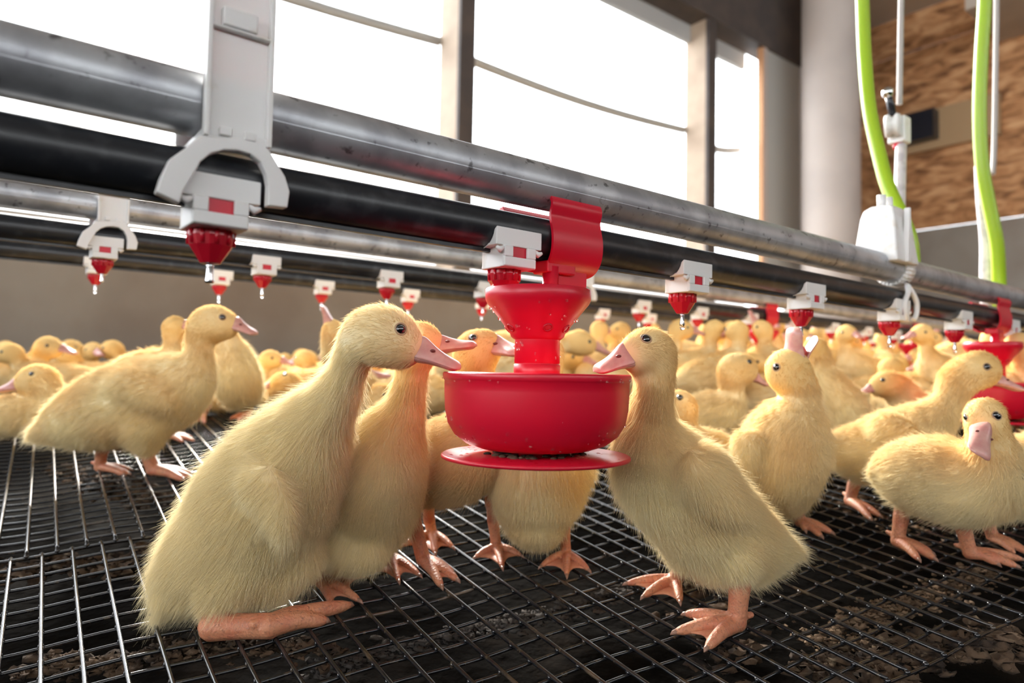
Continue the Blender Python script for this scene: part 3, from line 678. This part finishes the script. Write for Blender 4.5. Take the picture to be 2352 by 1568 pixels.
def make_leg(t, lg, s=1.0, vox=.0011, fine=True):
    """lg: dict(hip, ankle, foot (ground point), toes [3 tips], r)"""
    hip, ank, ft, toes, r = lg['hip'], lg['ankle'], lg['foot'], lg['toes'], lg.get('r', .0052)*s
    ch = [dense([hip, hip*.45+ank*.55, ank], [r*1.25, r*1.0, r*1.02], 8)]
    ch.append(dense([ank, ank*.5+ft*.5, ft], [r*1.05, r*.92, r*.92], 6))
    ex = MB(); tips = []
    for i, tp in enumerate(toes):
        mid = ft*.5+tp*.5+np.array([0, 0, .0022*s]); tj = ft*.15+tp*.85+np.array([0, 0, .0008*s])
        ch.append(dense([ft, mid, tj, tp], [r*.85, r*.66, r*.50, r*.26], 7)); tips.append((tj, tp))
    back = ft+unit(ft-sum(toes)/len(toes))*.012*s+np.array([0, 0, .004*s]); ch.append(dense([ft+np.array([0, 0, .004*s]), back], [r*.5, r*.32], 4))
    for a, b in zip(toes[:-1], toes[1:]):      # webs with a scalloped edge and real thickness
        q = 7; top = []; 
        for i in range(q+1):
            u = i/q; e = ((1-u)*a+u*b); k = .95-.20*math.sin(math.pi*u); pe = ft+(e-ft)*k-np.array([0, 0, (.0016-.0026*math.sin(math.pi*u))*s*0]); top.append(pe)
        th = np.array([0, 0, .0006*s]); V = [ft+th, ft-th]+[p+th for p in top]+[p-th for p in top]; nn = q+1
        F_ = [[0, 2+i, 3+i] for i in range(q)]+[[1, 3+nn+i, 2+nn+i] for i in range(q)]+[[2+i, 2+nn+i, 3+nn+i, 3+i] for i in range(q)]+[[0, 1, 2+nn, 2], [0, 2+q, 2+nn+q, 1]]
        ex.add(V, F_)
    V, F_ = sweep_balls(ch, 2 if fine else 1); me = remeshed(V, F_, vox*s, 3)
    co = np.empty(len(me.vertices)*3); me.vertices.foreach_get('co', co); co = co.reshape(-1, 3)-np.array(root_loc(t)); me.vertices.foreach_set('co', co.reshape(-1)); me.update()
    o = link('leg', me, M['foot'], t)
    if ex.V: ex.build('web', M['web'], o)
    if fine:
        for tj, tp in tips:
            d = unit(tp-tj); MB().tube([tp-d*.002*s, tp+d*.002*s, tp+d*.0045*s+np.array([0, 0, -.001*s])], [r*.30, r*.22, r*.04], 7).build('claw', M['claw'], o)
    return o
def make_duck(base, spine, rad, beak, eyes, legs, extra=(), lat=None, seed=1, tint=0, nh=60000, hr=.00011, L=.0095, vox=.0022, s=1.0, fine=True, ebig=.0040, wings=(), name='duckling'):
    t = empty(name, base)
    P, r = dense(spine, np.maximum(np.asarray(rad)-.0022*s, .002), 8)
    ch = [(P, r)]+[dense(a, b, 6) for a, b in extra]
    V, F_ = sweep_balls(ch, 3 if fine else 2); me = remeshed(V, F_, vox, 22 if fine else 8)
    b, tp, up, hh = beak['b'], beak['t'], beak['up'], beak['hh']
    bv, no, tr = me_arrays(me); bvh = BVHTree.FromPolygons(bv.tolist(), tr.tolist())
    uV, uF, ax, upv, latv, bl = beak_loft(b, tp, up, hh, beak.get('w', 1.05), False, beak.get('open', 0))
    lV, lF, *_ = beak_loft(b, tp, up, hh, beak.get('w', 1.05), True, beak.get('open', 0))
    c = np.array(P[-1]); avoid = [(b, hh*.95)]
    er = ebig*s; eye_out = []
    hc = np.asarray(beak.get('hc', P[-3]))
    for e in eyes:
        if e[0] == 'px':
            d = ray(e[1], e[2]); h = bvh.ray_cast(Vector(CP), Vector(unit(d)))
            if h[0] is None: continue
            sp = np.array(h[0]); eye_out.append((sp, np.array(h[1])))
            q = sp-hc; q = q-2*latv*(q@latv); q = hc+q; dd = unit(q-hc); h = bvh.ray_cast(Vector(hc+dd*.09), Vector(-dd))
            if h[0] is not None: eye_out.append((np.array(h[0]), np.array(h[1])))
        else:
            for sg in (-1, 1):
                o0 = hc+latv*sg*.09+np.asarray(e[1]); h = bvh.ray_cast(Vector(o0), Vector(-latv*sg))
                if h[0] is not None: eye_out.append((np.array(h[0]), np.array(h[1])))
    colr = None
    body = me; co, no, tr = bv, no, tr
    d2 = ((co[:, None, :]-P[None, ::3])**2).sum(2)-(r[None, ::3]**2)*.8; ti = d2.argmin(1)/max(1, len(P[::3])-1)
    cc_ = down_color(co, ti, no[:, 2], seed, tint); ca = me.attributes.new('col', 'FLOAT_COLOR', 'POINT')
    ca.data.foreach_set('color', np.clip(np.hstack([cc_, np.ones((len(co), 1))]), 0, 1).reshape(-1).astype(np.float32))
    for sp, _n in eye_out: avoid.append((sp, er*1.15))
    fur = make_fur(t, me, P, r, nh, hr, seed, tint, L*s, avoid, s) if nh else None
    me.vertices.foreach_set('co', (co-np.array(base)).reshape(-1)); me.update(); link('body', me, M['skin'], t)
    bo = obj('beak', uV, uF, M['beak'], t); sd = bo.modifiers.new('s', 'SUBSURF'); sd.levels = 1; sd.render_levels = 2 if fine else 1
    lo = obj('lower_beak', lV, lF, M['beak'], t); sd = lo.modifiers.new('s', 'SUBSURF'); sd.levels = 1; sd.render_levels = 2 if fine else 1
    if fine:
        for sg in (-1, 1):
            q = b+ax*bl*.26+upv*hh*.36+latv*sg*hh*beak.get('w', 1.05)*.64
            MB().ball(q, hh*.15, 10, 7, (1.2, 1, .7)).build('nostril', M['nostril'], bo)
        if beak.get('open'):
            MB().ball(b+ax*bl*.25-upv*hh*.2, hh*.6, 14, 10).build('tongue', M['mouth'], lo)
    for sp, nn in eye_out:
        MB().ball(sp-nn*er*.45, er, 20, 14).build('eye', M['eye'], t)
        if fine:
            a = unit(np.cross(nn, ax)); b2 = np.cross(nn, a); ring = [sp-nn*er*.05+(math.cos(q)*a+math.sin(q)*b2)*er*.98 for q in np.linspace(0, 2*math.pi, 22)]
            MB().tube(ring, er*.17, 7, cap=False).build('eyelid', M['lid'], t)
    for lg in legs: make_leg(t, lg, s, fine=fine, vox=.0011 if fine else .002)
    return t
OCC = []
def pxduck(spine, Z, beak, eye, legs, label, extra=(), up=(0, 1), **k):
    """spine: tail->head, (px,py,rpx[,dZ]); converts photo measurements to metric points at depth Z"""
    S = [U(q[0], q[1], Z+(q[3] if len(q) > 3 else 0)) for q in spine]
    Rr = [q[2]*(Z+(q[3] if len(q) > 3 else 0))/FPX for q in spine]
    EX = []
    for ch in extra:
        EX.append(([U(q[0], q[1], Z+q[3]) for q in ch], [q[2]*(Z+q[3])/FPX for q in ch]))
    hz = spine[-1][3] if len(spine[-1]) > 3 else 0
    bz = beak.get('dz', (hz, hz))
    B = dict(b=U(*beak['b'], Z+bz[0]), t=U(*beak['t'], Z+bz[1]), up=up[0]*CR+up[1]*CU+(up[2]*CF if len(up) > 2 else 0), hh=beak['hh']*(Z+bz[0])/FPX)
    for a_, b_ in zip(S[:max(3, int(len(S)*.7))], Rr): OCC.append((a_[0], a_[1], b_*.9))
    for q in ('w', 'open'):
        if q in beak: B[q] = beak[q]
    LG = []
    for lg in legs:   # (hip px,py,dZ) (ankle px,py) (foot px,py) [(toe px,py)x3]
        ft = G(*lg[2]); toes = [G(*q) for q in lg[3]]; zf = (ft-CP)@CF
        hip = U(lg[0][0], lg[0][1], lg[0][2]+Z if len(lg[0]) > 2 else zf); an = U(lg[1][0], lg[1][1], zf)
        rr = (lg[4] if len(lg) > 4 else .0052)*1.25
        up_ = np.array([0, 0, rr*.75]); LG.append(dict(hip=hip, ankle=an, foot=ft+up_, toes=[q+np.array([0, 0, rr*.35]) for q in toes], r=rr))
    c = np.mean(S, axis=0); base = np.array([c[0], c[1], float(floor_z(0, c[1]))])
    E = [('px', *e) for e in eye]
    t = make_duck(base, S, Rr, B, E, LG, EX, **k)
    return tag(t, label, 'duckling', k.get('group'))

# --- the five at the cup
pxduck([(356, 1408, 12, .035), (382, 1378, 32, .04), (425, 1335, 76, .055), (485, 1275, 116, .055), (550, 1225, 146, .055), (600, 1160, 158, .052), (645, 1090, 146, .045), (692, 1018, 112, .036), (736, 955, 78, .026), (777, 900, 57, .014), (801, 846, 48, .002), (822, 798, 58, -.005), (850, 768, 71, -.01), (885, 772, 80, -.012), (925, 795, 60, -.014)], .50,
       dict(b=(966, 808), t=(1056, 846), hh=38, dz=(-.014, -.012), w=.95), [(921, 755)],
       [((540, 1340, .035), (490, 1438), (618, 1462), [(746, 1436), (802, 1400), (716, 1412)], .0086),
        ((690, 1290, .09), (705, 1325), (728, 1338), [(830, 1330), (826, 1386), (762, 1392)], .0055)],
       'duckling squatting at the left of the red cup, beak on its rim', extra=[[(600, 1105, 48, -.004), (628, 1145, 42, -.009), (646, 1190, 31, -.013), (654, 1230, 17, -.013)], [(555, 1265, 110, .045), (525, 1325, 76, .036), (500, 1372, 42, .030)], [(610, 1300, 84, .055), (660, 1265, 84, .06)]],
       seed=11, tint=-.42, nh=120000, hr=.00010, L=.0105, ebig=.0041)
pxduck([(735, 1270, 40, .06), (775, 1230, 85, .04), (830, 1165, 125, .02), (862, 1085, 122, 0), (895, 1008, 84, -.01), (926, 945, 54, -.015), (940, 888, 43, -.02), (948, 838, 46, -.025), (955, 795, 64, -.03), (985, 795, 48, -.03)], .595,
       dict(b=(1013, 795), t=(1092, 793), hh=29, dz=(-.03, -.035), w=1.1), [], [((880, 1240, .02), (890, 1262), (892, 1285), [(836, 1322), (916, 1340), (964, 1326)], .005)],
       'duckling half hidden behind the left one, beak raised past it', extra=[[(800, 1235, 80, .0), (835, 1250, 62, -.005)]], seed=12, tint=.08, nh=80000, hr=.00011, L=.0085)
pxduck([(890, 1090, 40, .03), (935, 1085, 74, .02), (1000, 1065, 98, .0), (1060, 1045, 104, -.01), (1096, 990, 78, -.01), (1104, 930, 50, -.01), (1100, 875, 42, -.01), (1092, 815, 58, -.01), (1110, 800, 52, -.01)], .655,
       dict(b=(1136, 797), t=(1208, 812), hh=32, dz=(-.01, -.04), w=1.1), [(1086, 775)],
       [((950, 1140, -.03), (948, 1190), (972, 1298), [(1014, 1354), (1050, 1338), (1040, 1322)], .0062), ((985, 1140, .02), (985, 1190), (992, 1235), [(925, 1258), (1000, 1276), (1040, 1262)], .005)],
       'duckling between the left pair and the cup stem, facing right', seed=13, tint=.12, nh=60000, hr=.00012, L=.008)
pxduck([(1240, 1180, 60, .09), (1232, 1165, 82, .05), (1230, 1150, 92, .01), (1235, 1100, 118, .0), (1238, 1030, 106, .0), (1238, 960, 74, -.01), (1240, 900, 58, -.015), (1243, 845, 56, -.02), (1243, 815, 60, -.02)], .65,
       dict(b=(1225, 835), t=(1215, 862), hh=26, dz=(-.055, -.075), w=1.1), [], [((1130, 1150, .0), (1132, 1190), (1140, 1268), [(1092, 1284), (1154, 1308), (1196, 1280)], .0048), ((1292, 1180, .0), (1296, 1215), (1300, 1282), [(1243, 1305), (1302, 1326), (1352, 1314)], .0048)],
       'duckling facing the camera behind the cup, head hidden by it', extra=[[(1335, 1060, 22, 0), (1350, 1085, 18, 0), (1352, 1105, 9, 0)], [(1232, 1190, 70, 0), (1235, 1200, 62, 0)]], up=(0, 1), seed=14, tint=-.02, nh=60000, hr=.00012, L=.008)
pxduck([(1822, 1262, 18, .05), (1790, 1262, 40, .045), (1740, 1258, 76, .035), (1685, 1238, 104, .02), (1625, 1195, 122, .01), (1570, 1135, 124, 0), (1518, 1076, 116, -.005), (1494, 1018, 84, -.01), (1495, 962, 55, -.015), (1500, 908, 50, -.02), (1502, 862, 54, -.02), (1492, 812, 67, -.02), (1464, 812, 54, -.03)], .55,
       dict(b=(1436, 822), t=(1368, 852), hh=37, dz=(-.033, -.036), w=1.12), [(1484, 777)],
       [((1692, 1285, -.006), (1699, 1345), (1692, 1448), [(1576, 1418), (1552, 1460), (1624, 1496)], .0068), ((1565, 1290, .03), (1556, 1322), (1550, 1345), [(1440, 1346), (1478, 1376), (1562, 1388)], .0056)],
       'duckling standing at the right of the red cup, beak in it', extra=[[(1610, 1090, 70, -.035), (1660, 1140, 52, -.042), (1700, 1180, 26, -.045)], [(1655, 1245, 90, .008), (1694, 1270, 50, -.012), (1698, 1290, 36, -.016)], [(1600, 1225, 86, .01), (1640, 1255, 78, .01)]],
       seed=15, tint=.10, nh=110000, hr=.00010, L=.0095)
# --- second rank
pxduck([(72, 1004, 10), (112, 988, 34), (180, 962, 70), (255, 938, 94), (330, 920, 97), (398, 893, 84), (440, 862, 56), (457, 824, 36), (461, 788, 33), (472, 754, 46), (490, 744, 49), (515, 747, 39)], .90,
       dict(b=(543, 747), t=(588, 767), hh=21), [(511, 728)],
       [((335, 1000, -.02), (338, 1040), (350, 1090), [(438, 1102), (436, 1092), (420, 1106)], .0075), ((235, 1030, .02), (230, 1062), (228, 1082), [(298, 1082), (296, 1092), (285, 1094)], .006)],
       'duckling standing side-on at far left, head above the others', extra=[[(300, 890, 50, -.035), (350, 905, 42, -.04), (385, 930, 20, -.04)], [(330, 975, 56, -.02), (336, 1012, 34, -.02)]], seed=16, tint=.12, nh=45000, hr=.00018, L=.0095, vox=.003, ebig=.0042)
pxduck([(230, 885, 18), (275, 872, 42), (330, 862, 60), (375, 850, 52), (394, 818, 28), (396, 786, 22), (400, 754, 31), (409, 750, 26)], 1.08, dict(b=(424, 748), t=(444, 752), hh=15), [],
       [((385, 930), (378, 975), (375, 1005), [(445, 1015), (440, 1008), (420, 1018)], .0065)], 'duckling directly behind the tall left one, looking away', seed=17, tint=.15, nh=14000, hr=.0003, L=.009, vox=.004, fine=False)
pxduck([(560, 900, 30, .08), (552, 895, 50, .03), (545, 865, 56, 0), (535, 820, 44, 0), (520, 785, 32, 0), (508, 755, 34, 0), (505, 745, 32, 0)], 1.12, dict(b=(500, 742), t=(490, 748), hh=14, dz=(-.02, -.04)), [],
       [((485, 900), (480, 930), (468, 955), [(425, 972), (440, 978), (470, 975)], .006), ((580, 900), (576, 930), (572, 955), [(528, 965), (545, 972), (575, 968)], .006)], 'duckling with chest to camera, head hidden by the tall left one', seed=18, tint=.05, nh=14000, hr=.0003, L=.009, vox=.004, fine=False)
pxduck([(-40, 955, 40), (10, 955, 48), (60, 950, 50), (102, 942, 40), (120, 915, 28), (108, 884, 34), (88, 872, 42), (66, 878, 34)], 1.05, dict(b=(40, 884), t=(-4, 898), hh=19), [(72, 858)], [],
       'duckling resting at the left frame edge, beak pointing left', seed=19, tint=.12, nh=14000, hr=.0003, L=.009, vox=.004, fine=False)
pxduck([(760, 935, 25), (720, 925, 42), (680, 920, 46), (655, 912, 40), (660, 885, 36), (648, 882, 32)], 1.22, dict(b=(626, 884), t=(598, 890), hh=14), [(654, 860)], [],
       'duckling resting behind, between the left pair and front duckling', seed=20, tint=.12, nh=12000, hr=.0003, L=.009, vox=.004, fine=False)
pxduck([(860, 930, 30), (820, 900, 55), (785, 850, 40), (765, 810, 27), (764, 780, 28), (765, 762, 30), (762, 752, 26)], 1.02, dict(b=(757, 740), t=(741, 702), hh=16), [], [],
       'duckling drinking with beak straight up behind the front left one', up=(-.9, .4), seed=21, tint=.2, nh=12000, hr=.0003, L=.009, vox=.004, fine=False)
pxduck([(930, 960, 30), (905, 950, 45), (885, 930, 40), (876, 910, 34), (868, 912, 30)], .98, dict(b=(858, 930), t=(842, 955), hh=14), [(884, 906)], [], 'duckling peering down in the gap behind the front left neck', up=(-.5, .8), seed=22, tint=.1, nh=8000, hr=.0003, L=.008, vox=.004, fine=False)
pxduck([(700, 930, 30), (760, 915, 50), (800, 890, 40), (815, 865, 32), (830, 858, 30)], 1.05, dict(b=(852, 862), t=(898, 864), hh=15), [], [], 'duckling mostly hidden behind the front left neck, beak showing', seed=23, tint=.1, nh=8000, hr=.0003, L=.008, vox=.004, fine=False)
pxduck([(1765, 1150, 36, .12), (1782, 1115, 78, .06), (1792, 1065, 100, .01), (1808, 1012, 98, 0), (1828, 962, 68, 0), (1842, 920, 42, 0), (1838, 888, 44, 0), (1811, 853, 57, 0), (1818, 846, 50, 0)], .715,
       dict(b=(1824, 832), t=(1848, 757), hh=37, open=.33, w=.95), [(1783, 843)], [((1828, 1140), (1830, 1180), (1838, 1208), [(1910, 1228), (1886, 1236), (1850, 1222)], .006)],
       'duckling drinking upward from the nipple with its beak open', up=(-1, .12), extra=[[(1720, 1020, 36, -.02), (1712, 1060, 30, -.02), (1716, 1100, 14, -.02)]], seed=24, tint=.18, nh=45000, hr=.00017, L=.0085, vox=.0028, ebig=.0040)
pxduck([(1912, 1006, 16), (1940, 1030, 46), (1990, 1040, 72), (2050, 1022, 80), (2108, 992, 66), (2152, 955, 46), (2184, 915, 35), (2204, 872, 46), (2245, 850, 50), (2262, 854, 40)], .80,
       dict(b=(2286, 872), t=(2345, 896), hh=21), [(2267, 842)], [((1975, 1080), (1962, 1110), (1952, 1160), [(2022, 1190), (2000, 1196), (1990, 1182)], .0062)],
       'duckling at right in profile, head lowered to the right', extra=[[(2040, 985, 40, -.03), (2080, 1000, 30, -.04), (2100, 1030, 14, -.04)]], seed=25, tint=.14, nh=40000, hr=.00018, L=.009, vox=.003, ebig=.0040)
pxduck([(2018, 1076, 12, .03), (2048, 1082, 46, .03), (2098, 1090, 82, .02), (2165, 1098, 100, .01), (2230, 1110, 96, -.005), (2268, 1085, 82, -.02), (2275, 1035, 58, -.03), (2266, 985, 50, -.035), (2262, 955, 50, -.035)], .68,
       dict(b=(2255, 990), t=(2250, 1046), hh=25, dz=(-.060, -.083), w=1.05), [(2218, 958), (2288, 953)],
       [((2075, 1150), (2070, 1185), (2062, 1255), [(2146, 1288), (2140, 1276), (2110, 1290)], .0062), ((2205, 1175), (2212, 1210), (2228, 1282), [(2335, 1306), (2346, 1290), (2290, 1300)], .0062)],
       'duckling at right facing the camera with a pink beak', up=(0, .35, -1), seed=26, tint=.08, nh=45000, hr=.00017, L=.0085, vox=.0028, ebig=.0034)
pxduck([(2220, 1150, 30, .02), (2270, 1130, 62), (2330, 1100, 90), (2400, 1070, 85), (2450, 1020, 60), (2480, 960, 45), (2490, 930, 45)], .76, dict(b=(2525, 935), t=(2570, 950), hh=22), [],
       [((2275, 1170), (2270, 1200), (2280, 1245), [(2370, 1282), (2360, 1272), (2330, 1276)], .0062)], 'duckling cut off by the right frame edge, only its body showing', seed=27, tint=.05, nh=25000, hr=.0002, L=.009, vox=.003, fine=False)
pxduck([(1705, 1085, 25, .03), (1668, 1060, 52, .02), (1625, 1045, 62), (1588, 1018, 42), (1574, 975, 29), (1566, 935, 40), (1556, 925, 36)], .80, dict(b=(1530, 935), t=(1490, 950), hh=18), [(1562, 912)],
       [((1500, 1150, .1), (1490, 1190), (1486, 1210), [(1478, 1222), (1484, 1226), (1500, 1224)], .005)], 'duckling tucked behind the right front one, dark eye showing', seed=28, tint=-.05, nh=22000, hr=.0002, L=.009, vox=.003, fine=False)
pxduck([(1560, 960, 30), (1600, 955, 52), (1648, 948, 56), (1680, 922, 36), (1684, 892, 28), (1685, 852, 43), (1704, 848, 42)], .98, dict(b=(1735, 868), t=(1762, 885), hh=15), [(1722, 830)], [], 'pale duckling behind, facing right beside the drinking one', seed=29, tint=.02, nh=16000, hr=.0003, L=.009, vox=.004, fine=False)
pxduck([(2180, 950, 30), (2130, 945, 44), (2085, 930, 42), (2070, 900, 36), (2040, 882, 36), (2022, 886, 30)], 1.15, dict(b=(2000, 892), t=(1976, 902), hh=13), [(2028, 872)], [], 'duckling with head low facing left in the right-hand crowd', seed=30, tint=.15, nh=14000, hr=.0003, L=.009, vox=.004, fine=False)
pxduck([(1960, 990, 40), (1930, 950, 66), (1900, 900, 55), (1885, 850, 34), (1880, 815, 32), (1872, 800, 32)], 1.05, dict(b=(1870, 790), t=(1868, 775), hh=14, dz=(.03, .05)), [], [], 'duckling seen from behind just right of the drinking one', seed=31, tint=.15, nh=14000, hr=.0003, L=.009, vox=.004, fine=False)

# --- the crowd: one duckling per pose, copied with its parts
def canon(name, sp, bk, up, legs, seed, hcoff=(0, 0, .006)):
    S = [np.array([q[0], q[2] if len(q) > 3 else 0, q[1]]) if False else np.array([q[0], q[3] if len(q) > 3 else 0., q[1]]) for q in sp]
    B = dict(b=np.array(bk[0]), t=np.array(bk[1]), up=np.array(up, float), hh=.0115, hc=S[-1])
    LG = [dict(hip=np.array([.0, sg*.028, .06]), ankle=np.array([-.008, sg*.028, .038]), foot=np.array([.0, sg*.028, .005]), toes=[np.array([.035, sg*.028+d, .002]) for d in (-.014, 0, .014)], r=.005) for sg in (-1, 1)] if legs else []
    return make_duck(np.zeros(3), S, [q[2] for q in sp], B, [('off', hcoff)], LG, seed=seed, tint=.34, nh=9000, hr=.0004, L=.009, vox=.0045, fine=False, ebig=.0040)
ST = [(-.125, .095, .008), (-.10, .10, .022), (-.06, .105, .042), (-.02, .11, .054), (.02, .12, .055), (.055, .135, .049), (.078, .163, .028), (.088, .187, .0205)]
poses = {}
poses['stand'] = canon('stand', ST+[(.091, .207, .0205), (.10, .226, .029), (.116, .224, .024)], [(.136, 0, .224), (.166, 0, .213)], (0, 0, 1), True, 41)
poses['left'] = canon('left', ST+[(.091, .207, .0205), (.092, .226, .029, .006), (.094, .224, .024, .022)], [(.095, .042, .224), (.100, .070, .213)], (0, 0, 1), True, 42)
poses['right'] = canon('right', ST+[(.091, .207, .0205), (.092, .226, .029, -.006), (.094, .224, .024, -.022)], [(.095, -.042, .224), (.100, -.070, .213)], (0, 0, 1), True, 43)
poses['drink'] = canon('drink', ST[:5]+[(.05, .145, .044), (.062, .18, .024), (.062, .208, .020), (.066, .228, .028), (.076, .238, .024)], [(.088, 0, .252), (.104, 0, .284)], (-.9, 0, .45), True, 44, (0, 0, .0))
poses['rest'] = canon('rest', [(-.12, .038, .009), (-.09, .045, .026), (-.05, .052, .044), (-.01, .054, .050), (.03, .056, .050), (.06, .066, .042), (.08, .090, .023), (.087, .107, .021), (.10, .122, .028), (.114, .120, .024)], [(.134, 0, .120), (.163, 0, .110)], (0, 0, 1), False, 45)
poses['reach'] = canon('reach', ST[:5]+[(.06, .128, .045), (.095, .140, .024), (.118, .149, .020), (.140, .150, .028), (.156, .146, .023)], [(.174, 0, .143), (.202, 0, .128)], (0, 0, 1), True, 46)
ptop = dict(stand=.254, left=.254, right=.254, drink=.275, rest=.149, reach=.177)
pused = {k: False for k in poses}
circles0 = lambda *a: circles(*a)
def circles(pose, X, Y, a, sc_):
    return [(X+math.cos(a)*q*sc_, Y+math.sin(a)*q*sc_, .047*sc_) for q in (-.085, -.03, .03)]
def crowd(pose, px, py, Z, head, label, group):
    """px,py = where the top of the head is seen; heading in degrees, 0 = towards image right"""
    h = U(px, py, Z); zf = float(floor_z(0, h[1])); s = min(1.2, max(.78, (h[2]-zf)/ptop[pose]))
    a = math.radians(head); hx = {'stand': .10, 'left': .09, 'right': .09, 'drink': .08, 'rest': .10, 'reach': .145}[pose]*s
    o = poses[pose] if not pused[pose] else copy_tree(poses[pose]); pused[pose] = True
    o.location = Vector((h[0]-math.cos(a)*hx, h[1]-math.sin(a)*hx, zf+.003)); o.rotation_euler = (0, 0, a); o.scale = (s, s, s)
    OCC.extend(circles0(pose, o.location.x, o.location.y, a, s)); tag(o, label, 'duckling', group)
g1 = 'ducklings crowded behind the left pair'; g2 = 'ducklings crowded behind at the right'; g3 = 'ducklings along the far wall'
one = [('reach', 1335, 758, 1.30, 10, 'small blurred duckling right of the cup stem, beak to right'), ('stand', 1376, 786, 1.5, 75, 'small blurred duckling seen from behind, left of right front head'),
       ('stand', 1560, 768, 1.35, 0, 'blurred duckling whose pink beak pokes right of the front right head'), ('drink', 1742, 752, 1.45, 140, 'blurred duckling drinking left of the open-beaked one'),
       ('stand', 1640, 757, 1.35, 20, 'blurred duckling left in the right crowd, crown lit'), ('left', 1698, 762, 1.3, 30, 'blurred orange-headed duckling second in the right crowd'),
       ('stand', 2282, 782, 1.15, 60, 'blurred duckling looking away above the profile duckling'), ('right', 2345, 822, 1.05, 150, 'orange-headed duckling at the right frame edge'),
       ('left', 1940, 790, 1.5, 200, 'blurred duckling facing left above the low-headed one'), ('stand', 2120, 812, 1.4, 200, 'blurred duckling just left of the profile duckling head')]
for q in one: crowd(*q[:5], q[5], 'single blurred ducklings behind the front ones')
rg = random.Random(5)
def circles(pose, X, Y, a, sc_):
    xs = {'rest': (-.085, -.03, .03), 'reach': (-.085, -.03, .03, .11, .17)}.get(pose, (-.085, -.03, .03))
    return [(X+math.cos(a)*q*sc_, Y+math.sin(a)*q*sc_, (.026 if q in (.11, .17) else .047 if q > -.08 else .03)*sc_) for q in xs]
placed = []
def try_place(px, Z, pose, deg, sc_):
    h = U(px, 860, Z); X, Y = h[0], h[1]; a = math.radians(deg)
    if (np.array([X, Y, 0])-WP*np.array([1, 1, 0]))@N > -.19 or X*D[0]+Y*D[1] > SC-.22: return
    cs = circles(pose, X, Y, a, sc_)
    for c in cs:
        for o in OCC:
            if (c[0]-o[0])**2+(c[1]-o[1])**2 < (c[2]+o[2])**2*.97: return
    OCC.extend(cs); placed.append([px, Z, pose, X, Y, a, sc_])
for _ in range(9000):
    px = rg.uniform(1560, 2440); Z = 1.28+3.6*rg.random()**1.5
    if Z < 2.0: pose = rg.choice(['rest', 'reach', 'rest'])
    else: pose = rg.choice(['stand', 'left', 'right', 'stand', 'drink', 'reach'])
    try_place(px, Z, pose, rg.choice([0, 20, 160, 180, 200, 340, 70, 100, 250]), rg.uniform(.88, 1.05))
for _ in range(7000):
    px = rg.uniform(-60, 1560); Z = 1.32+1.9*rg.random()
    if px < 480 and Z < 1.38: continue
    pose = 'rest' if rg.random() < .85 or px < 1250 else 'stand'
    try_place(px, Z, pose, rg.choice([0, 30, 180, 200, 320, 150]), rg.uniform(.80, .98))
zone = lambda q: ('right' if q[0] > 1560 else 'left' if q[0] < 780 else 'middle', 'near' if q[1] < 1.75 else 'second' if q[1] < 2.4 else 'third' if q[1] < 3.2 else 'farthest')
desc = dict(rest='resting', reach='low-headed', stand='standing', left='head-turned', right='head-turned', drink='upward-drinking')
bykey = {}; print('PLACED', len(placed), len([q for q in placed if q[0] > 1560]))
for q in placed: bykey.setdefault(zone(q), []).append(q)
for (side, row), L_ in bykey.items():
    L_.sort(key=lambda q: q[0])
    for i, (px, Z, pose, X, Y, a, sc_) in enumerate(L_):
        o = poses[pose] if not pused[pose] else copy_tree(poses[pose]); pused[pose] = True
        o.location = Vector((X, Y, float(floor_z(X, Y))+.003)); o.rotation_euler = (0, 0, a); o.scale = (sc_,)*3
        tag(o, '%s blurred duckling, %s from the left in the %s row of the %s crowd' % (desc[pose], ordinal(i), row, side), 'duckling', 'ducklings in the %s crowd' % side)
for k_, o in poses.items():
    if not pused[k_]:
        for ch in list(o.children): bpy.data.objects.remove(ch)
        bpy.data.objects.remove(o)
